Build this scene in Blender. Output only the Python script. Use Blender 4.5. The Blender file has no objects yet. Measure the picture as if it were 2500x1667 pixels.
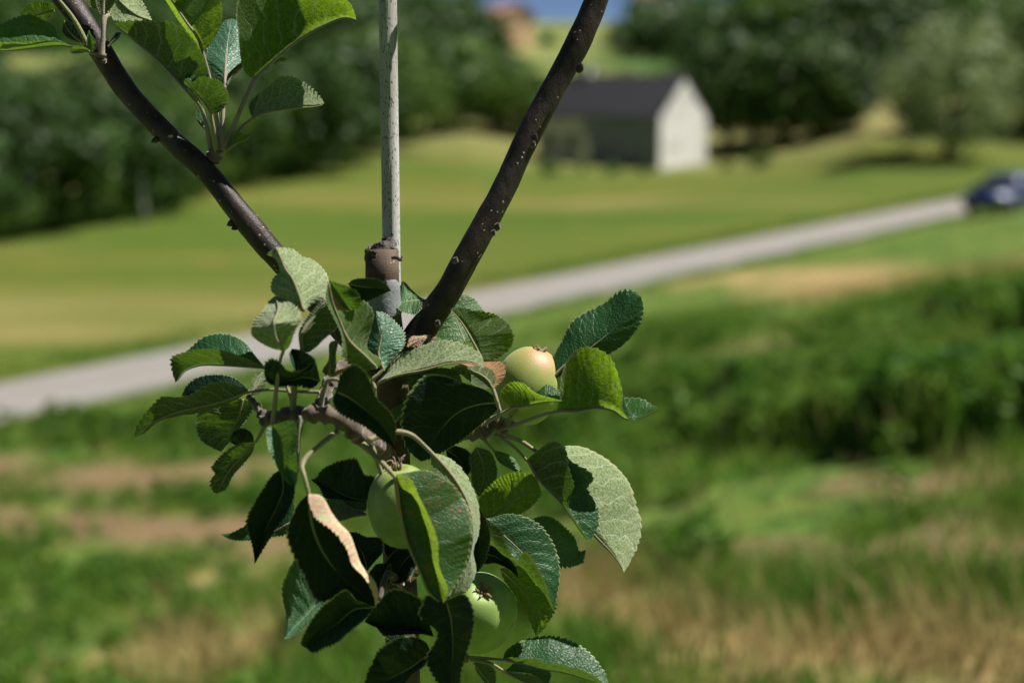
import bpy, math, random
import numpy as np
from mathutils import Vector, Matrix, Euler, Quaternion
R = math.radians
rng = np.random.default_rng(7)
random.seed(7)
S = bpy.context.scene
COL = S.collection

# ------------------------------------------------------------------ camera, light, exposure
PITCH = R(10.0)
cd = bpy.data.cameras.new('camera'); cam = bpy.data.objects.new('camera', cd); COL.objects.link(cam)
cam.location = (0, 0, 0); cam.rotation_euler = (R(90) - PITCH, 0, 0)
cd.lens = 50; cd.sensor_width = 36; cd.clip_start = 0.05; cd.clip_end = 4000
cd.dof.use_dof = True; cd.dof.focus_distance = 0.905; cd.dof.aperture_fstop = 3.9; cd.dof.aperture_blades = 9
S.camera = cam

SUN_EL, SUN_AZ = R(58), R(79)          # azimuth clockwise from +Y: the sun stands to the right
sdir = Vector((math.sin(SUN_AZ) * math.cos(SUN_EL), math.cos(SUN_AZ) * math.cos(SUN_EL), math.sin(SUN_EL)))
W = bpy.data.worlds.new('World'); S.world = W; W.use_nodes = True
wn = W.node_tree.nodes; wl = W.node_tree.links
bg = wn['Background']; sky = wn.new('ShaderNodeTexSky'); sky.sky_type = 'NISHITA'
sky.sun_disc = False; sky.sun_elevation = SUN_EL; sky.sun_rotation = SUN_AZ
sky.air_density = 0.35; sky.dust_density = 0.0; sky.ozone_density = 1.0; sky.altitude = 3000
wl.new(sky.outputs[0], bg.inputs[0]); bg.inputs[1].default_value = 0.05
ld = bpy.data.lights.new('sun', 'SUN'); ld.energy = 5.0; ld.angle = R(0.5); ld.color = (1.0, 0.955, 0.88)
sun = bpy.data.objects.new('sun', ld); COL.objects.link(sun)
sun.rotation_euler = (-sdir).to_track_quat('-Z', 'Y').to_euler(); sun.location = (20, 0, 30)
S.view_settings.view_transform = 'Standard'; S.view_settings.look = 'None'
S.view_settings.exposure = 0.75; S.view_settings.gamma = 1.0
S.render.engine = 'CYCLES'
S.cycles.use_denoising = True
S.cycles.max_bounces = 8; S.cycles.transparent_max_bounces = 6
S.cycles.sample_clamp_indirect = 4

# ------------------------------------------------------------------ helpers
F = 50 / 36 * 2500.0
FWD = Vector((0, math.cos(PITCH), -math.sin(PITCH))); RT = Vector((1, 0, 0)); UP = Vector((0, math.sin(PITCH), math.cos(PITCH)))
# reference sheets the shapes were measured on: (x0, y0, scale)
FR = {'S': (0, 0, 1.0), 'D': (0, 0, .9408), 'Z1': (0, 0, 2.6133), 'Z2': (600, 560, 4.612), 'Z3': (300, 780, 3.7333),
      'Z4': (900, 680, 3.136), 'Z5': (500, 1000, 3.92), 'Z6': (1000, 1040, 3.92), 'Z7': (600, 1267, 3.92),
      'Z8': (950, 1267, 3.92), 'Z9': (400, 0, 3.92), 'Z10': (0, 0, 6.72), 'Z11': (900, 1080, 3.7333),
      'Z12': (560, 1080, 4.48), 'Z13': (660, 1360, 4.704), 'Z14': (600, 820, 4.355)}
FOC = 0.90
def src(fr, pts):
    x0, y0, k = FR[fr]
    a = np.array([(p[0], p[1]) for p in pts], float)
    return np.stack([x0 + a[:, 0] / k, y0 + a[:, 1] / k], 1)
def w3(px, dz):
    """measured points (n,2) + nearness in cm (n) -> world points"""
    dep = FOC - np.asarray(dz, float) / 100
    out = np.zeros((len(px), 3))
    a = (px[:, 0] - 1250) / F; b = -(px[:, 1] - 833.5) / F
    for k in range(3):
        out[:, k] = dep * (FWD[k] + RT[k] * a + UP[k] * b)
    return out
def elev(yD):   # vertical position on the 2352 px sheet -> tangent of elevation
    return math.tan(-PITCH - math.atan((yD - 784) / (F * .9408)))
def ux(XD): return (XD - 1176) / (F * .9408)

def catmull(P, n):
    P = np.asarray(P, float)
    if len(P) == 2:
        t = np.linspace(0, 1, n)[:, None]; return P[0] * (1 - t) + P[1] * t
    d = np.sqrt(np.maximum(np.linalg.norm(np.diff(P[:, :2] if P.shape[1] == 2 else P, axis=0), axis=1), 1e-9))
    seg = np.linalg.norm(np.diff(P, axis=0), axis=1); cum = np.concatenate([[0], np.cumsum(seg)]); cum /= cum[-1]
    Q = np.concatenate([[2 * P[0] - P[1]], P, [2 * P[-1] - P[-2]]])
    out = np.zeros((n, P.shape[1]))
    for i, t in enumerate(np.linspace(0, 1, n)):
        k = min(max(np.searchsorted(cum, t, side='right') - 1, 0), len(P) - 2)
        s = (t - cum[k]) / max(cum[k + 1] - cum[k], 1e-9)
        p0, p1, p2, p3 = Q[k], Q[k + 1], Q[k + 2], Q[k + 3]
        h = cum[k + 1] - cum[k]
        h0 = (cum[k] - cum[k - 1]) if k > 0 else h
        h1 = (cum[k + 2] - cum[k + 1]) if k + 2 < len(P) else h
        m1 = ((p1 - p0) / max(h0, 1e-6) + (p2 - p1) / h) / 2 * h
        m2 = ((p2 - p1) / h + (p3 - p2) / max(h1, 1e-6)) / 2 * h
        L = np.linalg.norm(p2 - p1)
        for m in (m1, m2):
            lm = np.linalg.norm(m)
            if lm > 1.5 * L: m *= 1.5 * L / lm
        out[i] = (2*s**3-3*s**2+1)*p1 + (s**3-2*s**2+s)*m1 + (-2*s**3+3*s**2)*p2 + (s**3-s**2)*m2
    return out

def mesh_np(name, V, faces, mat=None, smooth=True):
    me = bpy.data.meshes.new(name)
    me.from_pydata([tuple(v) for v in V], [], [tuple(f) for f in faces])
    if mat: me.materials.append(mat)
    if smooth: me.polygons.foreach_set('use_smooth', np.ones(len(me.polygons), bool))
    me.update(); return me
def big_mesh(name, V, Fc, k, mat=None, smooth=False):
    """V (n,3), Fc (m,k) index array"""
    me = bpy.data.meshes.new(name); V = np.asarray(V, np.float32); Fc = np.asarray(Fc, np.int32)
    me.vertices.add(len(V)); me.vertices.foreach_set('co', V.ravel())
    me.loops.add(Fc.size); me.loops.foreach_set('vertex_index', Fc.ravel())
    me.polygons.add(len(Fc)); me.polygons.foreach_set('loop_start', np.arange(0, Fc.size, k, dtype=np.int32))
    me.polygons.foreach_set('loop_total', np.full(len(Fc), k, np.int32))
    if smooth: me.polygons.foreach_set('use_smooth', np.ones(len(Fc), bool))
    if mat: me.materials.append(mat)
    me.update(calc_edges=True); me.validate(); return me
def obj(name, me, parent=None, loc=(0, 0, 0), rot=None):
    o = bpy.data.objects.new(name, me); COL.objects.link(o); o.location = loc
    if rot is not None: o.rotation_euler = rot
    if parent: o.parent = parent
    return o
def tag(o, label=None, cat=None, group=None, kind=None):
    if label: o['label'] = label
    if cat: o['category'] = cat
    if group: o['group'] = group
    if kind: o['kind'] = kind
    return o
def thing(name, label, cat, loc=(0, 0, 0), rz=0, group=None):
    o = bpy.data.objects.new(name, None); COL.objects.link(o); o.location = loc; o.rotation_euler = (0, 0, rz)
    o.empty_display_size = .05
    return tag(o, label, cat, group)
def hash2(ix, iy, seed):
    h = (ix.astype(np.int64) * 374761393 + iy.astype(np.int64) * 668265263 + seed * 2147483647) & 0x7fffffff
    h = ((h ^ (h >> 13)) * 1274126177) & 0x7fffffff
    return ((h ^ (h >> 16)) & 0xffff) / 65535.0
def vnoise(x, y, seed=0):
    x = np.asarray(x, float); y = np.asarray(y, float)
    ix = np.floor(x); iy = np.floor(y); fx = x - ix; fy = y - iy
    fx = fx * fx * (3 - 2 * fx); fy = fy * fy * (3 - 2 * fy)
    a = hash2(ix, iy, seed); b = hash2(ix + 1, iy, seed); c = hash2(ix, iy + 1, seed); d = hash2(ix + 1, iy + 1, seed)
    return (a * (1 - fx) + b * fx) * (1 - fy) + (c * (1 - fx) + d * fx) * fy
def fbm(x, y, seed=0, o=3):
    return sum(vnoise(x * 2**i, y * 2**i, seed + i) * .5**i for i in range(o)) / (2 - .5**(o - 1))

class MB:
    """collects boxes / prisms / lathes into one mesh"""
    def __init__(s): s.V = []; s.F = []
    def add(s, V, Fc):
        n = len(s.V); s.V += [tuple(v) for v in V]; s.F += [tuple(i + n for i in f) for f in Fc]; return s
    def box(s, a, b):
        (x0, y0, z0), (x1, y1, z1) = a, b
        V = [(x0,y0,z0),(x1,y0,z0),(x1,y1,z0),(x0,y1,z0),(x0,y0,z1),(x1,y0,z1),(x1,y1,z1),(x0,y1,z1)]
        return s.add(V, [(0,3,2,1),(4,5,6,7),(0,1,5,4),(1,2,6,5),(2,3,7,6),(3,0,4,7)])
    def prism(s, prof, y0, y1, ax='y'):
        n = len(prof)
        if ax == 'y': V = [(p[0], y0, p[1]) for p in prof] + [(p[0], y1, p[1]) for p in prof]
        else: V = [(y0, p[0], p[1]) for p in prof] + [(y1, p[0], p[1]) for p in prof]
        return s.add(V, [tuple(range(n)), tuple(range(2*n-1, n-1, -1))] + [(i, i+n, (i+1) % n + n, (i+1) % n) for i in range(n)])
    def lathe(s, prof, n=24, M=None):
        V = []; Fc = []
        for r, z in prof:
            for k in range(n):
                a = 2*math.pi*k/n; v = Vector((r*math.cos(a), r*math.sin(a), z)); V.append(M @ v if M else v)
        for i in range(len(prof)-1):
            for k in range(n):
                Fc.append((i*n+k, i*n+(k+1) % n, (i+1)*n+(k+1) % n, (i+1)*n+k))
        Fc.append(tuple(range(n-1, -1, -1))); Fc.append(tuple((len(prof)-1)*n+k for k in range(n)))
        return s.add(V, Fc)
    def build(s, name, mat, parent=None, bevel=0, smooth=False, loc=(0,0,0)):
        import bmesh
        me = mesh_np(name, s.V, s.F, mat, smooth)
        bm = bmesh.new(); bm.from_mesh(me); bmesh.ops.recalc_face_normals(bm, faces=bm.faces[:])
        if bevel: bmesh.ops.bevel(bm, geom=bm.edges[:], offset=bevel, segments=2, affect='EDGES', clamp_overlap=True)
        bm.to_mesh(me); bm.free()
        return obj(name, me, parent, loc)

# tube along world points with radii; wob = surface unevenness
def tube_data(P, rad, n=14, wob=0.0, seed=0, cap=True):
    P = np.asarray(P, float); m = len(P); rad = np.broadcast_to(np.asarray(rad, float), (m,))
    T = np.gradient(P, axis=0); T /= np.linalg.norm(T, axis=1)[:, None]
    ref = np.array([0, -1.0, 0]) if abs(T[0][1]) < .8 else np.array([1.0, 0, 0])
    V = []; Fc = []; u = None; aa = 2*np.pi*np.arange(n)/n; ca, sa = np.cos(aa), np.sin(aa)
    cum = np.concatenate([[0], np.cumsum(np.linalg.norm(np.diff(P, axis=0), axis=1))])
    for i in range(m):
        u = ref if u is None else u
        u = u - T[i] * np.dot(u, T[i]); u /= np.linalg.norm(u); v = np.cross(T[i], u)
        r = np.full(n, rad[i])
        if wob: r = r * (1 + wob * (fbm(ca * 1.3 + 5 + cum[i] * 90, sa * 1.3 + 3 + cum[i] * 60, seed) - .5) * 2)
        V.extend(P[i] + r[:, None] * (ca[:, None] * u + sa[:, None] * v))
    for i in range(m-1):
        for k in range(n): Fc.append((i*n+k, i*n+(k+1) % n, (i+1)*n+(k+1) % n, (i+1)*n+k))
    if cap: Fc.append(tuple(range(n-1, -1, -1))); Fc.append(tuple((m-1)*n+k for k in range(n)))
    return V, Fc

# ------------------------------------------------------------------ materials
class NT:
    def __init__(s, name):
        s.m = bpy.data.materials.new(name); s.m.use_nodes = True; s.t = s.m.node_tree; s.n = s.t.nodes; s.l = s.t.links
        s.p = s.n['Principled BSDF']; s.out = s.n['Material Output']
    def add(s, typ, ins=None, **kw):
        nd = s.n.new('ShaderNode' + typ)
        for k, v in kw.items(): setattr(nd, k, v)
        for k, v in (ins or {}).items():
            if isinstance(v, bpy.types.NodeSocket): s.l.new(v, nd.inputs[k])
            else: nd.inputs[k].default_value = v
        return nd
    def math(s, op, a, b=0.0, c=0.0, clamp=False):
        return s.add('Math', {0: a, 1: b, 2: c}, operation=op, use_clamp=clamp).outputs[0]
    def mix(s, f, a, b, mode='MIX'):
        nd = s.add('Mix', data_type='RGBA', blend_type=mode)
        for i, v in ((0, f), (6, a), (7, b)):
            if isinstance(v, bpy.types.NodeSocket): s.l.new(v, nd.inputs[i])
            else: nd.inputs[i].default_value = v if i == 0 else (*v, 1) if len(v) == 3 else v
        return nd.outputs[2]
    def noise(s, vec, scale, detail=3, rough=.55):
        nd = s.add('TexNoise', {'Scale': scale, 'Detail': detail, 'Roughness': rough})
        if vec is not None: s.l.new(vec, nd.inputs['Vector'])
        return nd.outputs[0]
    def ramp(s, f, a, b):
        return s.add('MapRange', {0: f, 1: a, 2: b}, interpolation_type='SMOOTHSTEP').outputs[0]
    def obco(s): return s.add('TexCoord').outputs['Object']
    def scale(s, vec, sc):
        nd = s.add('Mapping', {'Scale': sc}); s.l.new(vec, nd.inputs[0]); return nd.outputs[0]
    def bump(s, h, dist, strength=1.0):
        nd = s.add('Bump', {'Height': h, 'Distance': dist, 'Strength': strength}); return nd.outputs[0]
    def set(s, **kw):
        for k, v in kw.items():
            i = s.p.inputs[k.replace('_', ' ')]
            if isinstance(v, bpy.types.NodeSocket): s.l.new(v, i)
            else: i.default_value = (*v, 1) if isinstance(v, tuple) and len(v) == 3 else v
        return s
def geo_pos(t): return t.add('NewGeometry').outputs['Position']

def leaf_mat(name, up=(.009, .046, .015), low=(.095, .125, .05), trans=(.18, .36, .015), tfac=.19, spots=0.0, rim=None, dead=None, gloss=.46, spec=.34):
    t = NT(name)
    uv = t.add('UVMap', uv_map='UVMap').outputs[0]; sp = t.add('SeparateXYZ', {0: uv})
    u = sp.outputs[0]; v = t.math('MULTIPLY_ADD', sp.outputs[1], 2.0, -1.0); av = t.math('ABSOLUTE', v)
    ob = t.obco(); rnd = t.add('ObjectInfo').outputs['Random']
    n1 = t.noise(ob, 60, 3); n2 = t.noise(ob, 420, 3); n3 = t.noise(ob, 1500, 2)
    # lateral veins sweeping towards the tip, from the midrib
    q = t.math('ADD', t.math('MULTIPLY', u, 8.0), t.math('MULTIPLY', av, -1.9))
    q = t.math('ADD', q, t.math('MULTIPLY', n1, 1.7)); q = t.math('ADD', q, t.math('MULTIPLY', rnd, 3.0)); q = t.math('ADD', q, t.math('MULTIPLY', v, .25))
    fr = t.math('ABSOLUTE', t.math('SUBTRACT', t.math('FRACT', q), .5))
    vein = t.ramp(fr, .085, .0)
    mid = t.ramp(av, .055, .01)
    sec = t.add('TexVoronoi', {'Scale': 430.0, 'Vector': ob}, feature='DISTANCE_TO_EDGE').outputs[0]
    net = t.ramp(sec, .10, .0)
    veins = t.math('MAXIMUM', t.math('MAXIMUM', vein, mid), t.math('MULTIPLY', net, .35))
    back = t.add('NewGeometry').outputs['Backfacing']
    rim_m = t.ramp(av, .93, 1.0)
    upc = t.mix(t.ramp(n1, .3, .7), up, tuple(c * 1.7 for c in up))
    upc = t.mix(t.math('MULTIPLY', rnd, .5), upc, tuple(a * b for a, b in zip(up, (2.2, 1.5, .9))))
    upc = t.mix(t.math('MULTIPLY', t.math('MAXIMUM', vein, mid), .30), upc, tuple(min(1, c * 3.2 + .03) for c in up))
    upc = t.mix(t.math('MULTIPLY', rim_m, .8), upc, (.34, .40, .20))
    n4 = t.noise(ob, 750, 3, .65); lo = t.mix(t.ramp(n4, .34, .68), tuple(c * .5 for c in low), tuple(c * 1.25 for c in low))
    lo = t.mix(t.math('MULTIPLY', net, .25), lo, tuple(min(1, c * 1.8) for c in low)); lo = t.mix(t.math('MULTIPLY', t.math('MAXIMUM', vein, mid), .75), lo, tuple(.16 + c * .9 for c in low))
    lo = t.mix(t.math('MULTIPLY', rim_m, .7), lo, (.46, .49, .28))
    if spots:
        m = t.math('MULTIPLY', t.ramp(t.noise(ob, 700, 1), .60, .66), t.ramp(n1, .45, .62))
        upc = t.mix(t.math('MULTIPLY', m, spots), upc, (.32, .07, .03))
    if rim:     # discoloured margin on one half
        m = t.ramp(t.math('ADD', t.math('MULTIPLY', v, rim[3]), t.math('MULTIPLY', n1, .35)), rim[4], rim[4] + .16)
        rc = t.mix(t.ramp(n2, .40, .62), rim[:3], rim[5]) if len(rim) > 5 else rim[:3]; upc = t.mix(m, upc, rc); lo = t.mix(m, lo, rc)
    if dead:
        upc = t.mix(t.ramp(n2, .35, .6), upc, dead); lo = t.mix(t.ramp(n2, .3, .55), lo, dead)
    # a few brown flecks on every leaf
    fl = t.ramp(t.noise(ob, 95, 1, .3), .80, .83)
    upc = t.mix(fl, upc, (.13, .035, .02)); lo = t.mix(fl, lo, (.13, .05, .03))
    colr = t.mix(back, upc, lo)
    h = t.math('ADD', t.math('MULTIPLY', veins, -.5), t.math('MULTIPLY', n2, .5)); h = t.math('ADD', h, t.math('MULTIPLY', t.ramp(sec, .0, .35), .26))
    h = t.math('ADD', h, t.math('MULTIPLY', n3, t.math('MULTIPLY_ADD', back, .8, .12)))
    bp = t.bump(t.math('MULTIPLY', h, t.math('MULTIPLY_ADD', back, -1.6, 1.0)), .0007, .55)
    rough = t.math('MULTIPLY_ADD', back, .55, gloss)
    t.set(Base_Color=colr, Roughness=rough, Normal=bp)
    t.l.new(t.math('MULTIPLY_ADD', back, -.8 * spec, spec), t.p.inputs['Specular IOR Level'])
    t.l.new(t.math('MULTIPLY', back, .25), t.p.inputs['Sheen Weight'])
    tc = t.mix(t.math('MULTIPLY', t.math('MAXIMUM', vein, mid), .5), trans, tuple(c * .6 + .16 for c in trans)); tc = t.mix(t.ramp(n2, .35, .7), tc, t.mix(.45, tc, (.02, .06, .005)))
    tl = t.add('BsdfTranslucent', {'Color': tc, 'Normal': bp}); mx = t.add('MixShader', {0: tfac})
    t.l.new(t.p.outputs[0], mx.inputs[1]); t.l.new(tl.outputs[0], mx.inputs[2]); t.l.new(mx.outputs[0], t.out.inputs[0])
    return t.m
ML = {'leaf': leaf_mat('leaf_green'),
      'young': leaf_mat('leaf_young', up=(.03, .09, .03), low=(.20, .235, .13), tfac=.30),
      'glow': leaf_mat('leaf_thin', trans=(.30, .50, .02), tfac=.42, low=(.08, .13, .035)),
      'pale': leaf_mat('leaf_downy', low=(.25, .31, .155), tfac=.25),
      'sheen': leaf_mat('leaf_sheen', up=(.04, .10, .06), gloss=.42, tfac=.18),  # lighter bluish blade colour carries the sky sheen
      'spot': leaf_mat('leaf_spotted', spots=1.0, low=(.075, .095, .05), trans=(.36, .55, .03), tfac=.36, up=(.022, .065, .028), gloss=.44),
      'pink': leaf_mat('leaf_pink_margin', rim=(.58, .33, .25, 1.0, .62, (.46, .47, .27)), up=(.004, .015, .008), tfac=.012, spec=.12),  # pink margin on a blade whose colour is darkened for its shade
      'dark': leaf_mat('leaf_shade', up=(.005, .018, .010), low=(.05, .07, .035), tfac=.012, spec=.14),  # shaded copy of the green leaf, shade put into its colour
      'brown': leaf_mat('leaf_brown_margin', rim=(.42, .22, .12, 1.0, .62), tfac=.3),
      'dry': leaf_mat('leaf_dry', dead=(.50, .32, .20), tfac=.15, low=(.3, .28, .16))}

def stem_mat(name, c1, c2, rough=.75):
    t = NT(name); ob = t.obco(); n = t.noise(ob, 900, 3); m = t.noise(ob, 70, 2)
    t.set(Base_Color=t.mix(t.ramp(m, .35, .65), c1, c2), Roughness=rough, Normal=t.bump(n, .0006, .6))
    t.p.inputs['Sheen Weight'].default_value = .4; return t.m
M_pet = stem_mat('petiole_green', (.17, .19, .07), (.24, .20, .10))
M_petg = stem_mat('petiole_grey', (.20, .17, .13), (.26, .21, .16))
M_knob = stem_mat('spur_bark', (.055, .036, .026), (.14, .095, .065), .9)
M_sepal = stem_mat('dried_sepal', (.16, .09, .05), (.32, .21, .12), .9)

def bark_mat(name, a, b, lent=.5, rough=.5, dsc=190.0):
    t = NT(name); ob = t.obco(); n = t.noise(ob, 55, 4); f = t.noise(ob, 900, 3)
    vo = t.add('TexVoronoi', {'Scale': dsc, 'Vector': ob, 'Randomness': 1.0}); dots = t.ramp(vo.outputs[0], .17, .10)
    keep = t.ramp(t.noise(ob, 120, 1), .44, .52); dots = t.math('MULTIPLY', dots, keep)
    c = t.mix(t.ramp(n, .3, .7), a, b); c = t.mix(t.math('MULTIPLY', f, .35), c, tuple(k * .45 for k in a))
    c = t.mix(t.math('MULTIPLY', dots, lent), c, (.42, .33, .26))
    h = t.math('ADD', t.math('MULTIPLY', f, .6), t.math('MULTIPLY', dots, 1.2))
    t.set(Base_Color=c, Roughness=rough, Specular_IOR_Level=.24, Normal=t.bump(t.math('ADD', h, t.math('MULTIPLY', t.noise(t.scale(ob, (1, 1, .4)), 330, 4, .7), 1.0)), .0009, .5)); return t.m
M_bark = bark_mat('young_bark', (.026, .019, .0165), (.070, .050, .044), .7, .45)
M_barkd = bark_mat('trunk_bark', (.075, .05, .038), (.15, .11, .075), .7, .75)
M_stub = bark_mat('stub_bark', (.030, .023, .019), (.095, .072, .042), 1.0, .6, 520.0)
def apple_mat(name, base, base2, blush, amt):
    t = NT(name); ob = t.obco(); sp = t.add('SeparateXYZ', {0: ob}); n = t.noise(ob, 70, 4); f = t.noise(ob, 1100, 2)
    c = t.mix(t.ramp(n, .3, .7), base, base2)
    if amt:
        m = t.math('ADD', t.math('MULTIPLY', sp.outputs[2], 38.0), t.math('MULTIPLY', t.math('SUBTRACT', n, .5), .9))
        m = t.math('ADD', m, t.math('MULTIPLY', sp.outputs[0], -16.0))
        c = t.mix(t.math('MULTIPLY', t.ramp(m, .42, 1.2), amt), c, blush)
    vo = t.add('TexVoronoi', {'Scale': 260.0, 'Vector': ob}); d = t.math('MULTIPLY', t.ramp(vo.outputs[0], .16, .07), t.ramp(t.noise(ob, 150, 1), .5, .6))
    c = t.mix(t.math('MULTIPLY', d, .75), c, (.55, .56, .34)); c = t.mix(t.math('MULTIPLY', t.ramp(t.noise(ob, 320, 4, .7), .58, .75), .3), c, (.33, .27, .12))
    sc = t.ramp(t.noise(ob, 75, 1, .2), .74, .77); c = t.mix(t.math('MULTIPLY', sc, .7), c, (.28, .13, .06))
    t.set(Base_Color=c, Roughness=.52, Normal=t.bump(f, .0004, .35)); t.p.inputs['Sheen Weight'].default_value = .10
    t.p.inputs['Subsurface Weight'].default_value = .05; t.p.inputs['Subsurface Scale'].default_value = .004
    t.p.inputs['Subsurface Radius'].default_value = (.8, 1.0, .3); return t.m
def simple_mat(name, a, b, sc, rough=.8, bump=.0, spec=.3):
    t = NT(name); ob = t.obco(); n = t.noise(ob, sc, 4); k = {}
    if bump: k['Normal'] = t.bump(n, bump, .8)
    t.set(Base_Color=t.mix(t.ramp(n, .3, .7), a, b), Roughness=rough, Specular_IOR_Level=spec, **k); return t.m

# ------------------------------------------------------------------ terrain (z = 0 is the camera's height)
RP = np.array([-9.7, 27.0]); RN = np.array([.770, -.638]); RA = np.array([.638, .770])
def road_q(x, y): return (x - RP[0]) * RN[0] + (y - RP[1]) * RN[1]
def road_s(x, y): return (x - RP[0]) * RA[0] + (y - RP[1]) * RA[1]
QX = [-2, 1.9, 3, 8, 17.7, 22.1, 24.7, 60]; QZ = [0, 0, .25, 1.2, 3.2, 4.39, 5.0, 13]
DU = [-.8, -.5, -.36, -.22, -.11, -.03, .02, .14, .2, .25, .4, .8]; DD = [70, 70, 72, 78, 82, 88, 104, 106, 90, 72, 62, 60]
def ground_z(x, y):
    x = np.asarray(x, float); y = np.asarray(y, float)
    q = road_q(x, y); s = np.clip(road_s(x, y), -70, 130); zr = -5.9 + .02 * s
    far0 = np.clip((-q - 2) / 22, 0, 1); zr = zr * (1 - far0) + (-5.75) * far0; z = zr + np.interp(q, QX, QZ)
    u = x / np.maximum(np.abs(y), 20); d0 = np.interp(u, DU, DD)
    e = (y - d0) / 7; rise = .075 * 7 * np.where(e > 20, e, np.log1p(np.exp(np.minimum(e, 20))))
    rise = np.where(y > 480, rise - np.maximum(0, y - 480) * .03, rise)
    far = np.clip((-q - 4) / 12, 0, 1)
    z = z + rise * far + far * (fbm(x / 24, y / 24, 3) - .5) * .8 + np.clip(q - 3, 0, 1) * (fbm(x / 1.3, y / 1.3, 5) - .5) * .16
    return z
def gz(x, y): return float(ground_z(np.array([x]), np.array([y]))[0])
RK = np.geomspace(2, 700, 1400)
def ray_ground(XD, yD):
    d = FWD + RT * ((XD / .9408 - 1250) / F) - UP * ((yD / .9408 - 833.5) / F)
    hit = RK * d.z < ground_z(RK * d.x, RK * d.y); k = RK[np.argmax(hit)] if hit.any() else 300.0
    return d.x * k, d.y * k
def spaced(edges):
    out = []
    for a, b, n in edges: out += list(np.linspace(a, b, n, endpoint=False))
    return np.array(out + [edges[-1][1]])
gx = spaced([(-700, -120, 24), (-120, -40, 40), (-40, -11, 58), (-11, 11, 130), (11, 40, 58), (40, 120, 40), (120, 700, 24)])
gy = spaced([(-60, 1, 40), (1, 24, 150), (24, 60, 90), (60, 140, 80), (140, 480, 60), (480, 1100, 16)])
GX, GY = np.meshgrid(gx, gy); GZ = ground_z(GX, GY)
V = np.stack([GX.ravel(), GY.ravel(), GZ.ravel()], 1); nx_ = len(gx); ny_ = len(gy)
ii = np.arange(ny_ - 1)[:, None] * nx_ + np.arange(nx_ - 1)[None]
Fq = np.stack([ii, ii + 1, ii + 1 + nx_, ii + nx_], -1).reshape(-1, 4)
# bare-soil and dry-grass strips run along the mown rows
def strip(pts, w, x, y, seed):
    P = np.array([ray_ground(*p) for p in pts]); d = np.full(x.shape, 99.0)
    for a, b in zip(P[:-1], P[1:]):
        ab = b - a; tt = np.clip(((x - a[0]) * ab[0] + (y - a[1]) * ab[1]) / max(ab @ ab, 1e-6), 0, 1)
        d = np.minimum(d, np.hypot(x - a[0] - tt * ab[0], y - a[1] - tt * ab[1]))
    return np.clip(1.3 - d / w + (fbm(x * 1.6, y * 1.6, seed) - .5) * 2.2, 0, 1)
SOIL = [([(-300, 1060), (0, 1085), (330, 1100), (560, 1090)], .8), ([(-300, 1170), (0, 1190), (300, 1215), (620, 1250)], .35),
        ([(1480, 1250), (1900, 1260), (2352, 1275), (2700, 1285)], .34), ([(1180, 820), (1500, 825), (1800, 790)], .5), ([(1950, 1110), (2400, 1090)], .2)]
DRY = [([(1300, 1330), (1420, 1420), (1600, 1490), (2352, 1560)], .16), ([(320, 1490), (620, 1470)], .2), ([(450, 1330), (640, 1330)], .16),
       ([(1640, 640), (1850, 625), (2010, 660), (2300, 610)], 1.4), ([(150, 1555), (560, 1560)], .14), ([(2000, 1480), (2352, 1500)], .2)]
def soil_m(x, y): return np.max([strip(p, w, x, y, 11 + i) for i, (p, w) in enumerate(SOIL)], axis=0)
def dry_m(x, y): return np.max([strip(p, w, x, y, 31 + i) for i, (p, w) in enumerate(DRY)], axis=0)
near = (GY > 1) & (GY < 45) & (np.abs(GX) < 30)
sm = np.where(near, soil_m(GX, GY), 0).ravel(); dm = np.where(near, dry_m(GX, GY), 0).ravel()
t = NT('near_turf'); pos = geo_pos(t); n1 = t.noise(pos, 1.1, 4); n2 = t.noise(pos, 7, 4); n3 = t.noise(pos, 40, 3)
c = t.mix(t.ramp(n1, .35, .65), (.075, .16, .026), (.18, .22, .045)); c = t.mix(t.ramp(n2, .46, .66), c, (.025, .05, .01))
a1 = t.add('Attribute', attribute_name='soil').outputs['Fac']; a2 = t.add('Attribute', attribute_name='dry').outputs['Fac']
c = t.mix(a2, c, t.mix(n2, (.30, .22, .09), (.42, .30, .14))); c = t.mix(a1, c, t.mix(n2, (.15, .10, .055), (.28, .195, .105)))
t.set(Base_Color=c, Roughness=.95, Specular_IOR_Level=.1, Normal=t.bump(t.math('ADD', n2, t.math('MULTIPLY', n3, .4)), .08, .8)); M_near = t.m
t = NT('meadow_turf'); pos = geo_pos(t)
ns = t.math('ADD', t.math('MULTIPLY', t.noise(t.scale(pos, (.035, .09, .05)), 1, 4), .55), t.math('MULTIPLY', t.noise(t.scale(pos, (.05, .45, .05)), 1, 5), .45)); nb = t.noise(pos, .5, 4); ng = t.noise(pos, .018, 2); sp = t.add('SeparateXYZ', {0: pos})
c = t.mix(t.ramp(ns, .40, .60), (.052, .096, .011), (.128, .128, .026)); c = t.mix(t.ramp(nb, .3, .75), c, (.08, .115, .018))
c = t.mix(t.math('MULTIPLY', t.ramp(t.noise(t.scale(pos, (.02, .05, .05)), 1, 3), .52, .66), .8), c, (.27, .215, .085))
c = t.mix(t.math('MULTIPLY', t.ramp(sp.outputs[1], 88, 125), .65), c, (.23, .21, .09)); c = t.mix(t.ramp(sp.outputs[1], 150, 190), c, t.mix(t.ramp(ng, .42, .58), (.05, .10, .022), (.20, .21, .07)))
t.set(Base_Color=c, Roughness=.95, Specular_IOR_Level=.1, Normal=t.bump(t.noise(pos, 3, 4), .15, .8)); M_mead = t.m
me = big_mesh('ground', V, Fq, 4, M_near, True); me.materials.append(M_mead)
fc = V[Fq].mean(1); me.polygons.foreach_set('material_index', (road_q(fc[:, 0], fc[:, 1]) < 0).astype(np.int32))
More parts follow.
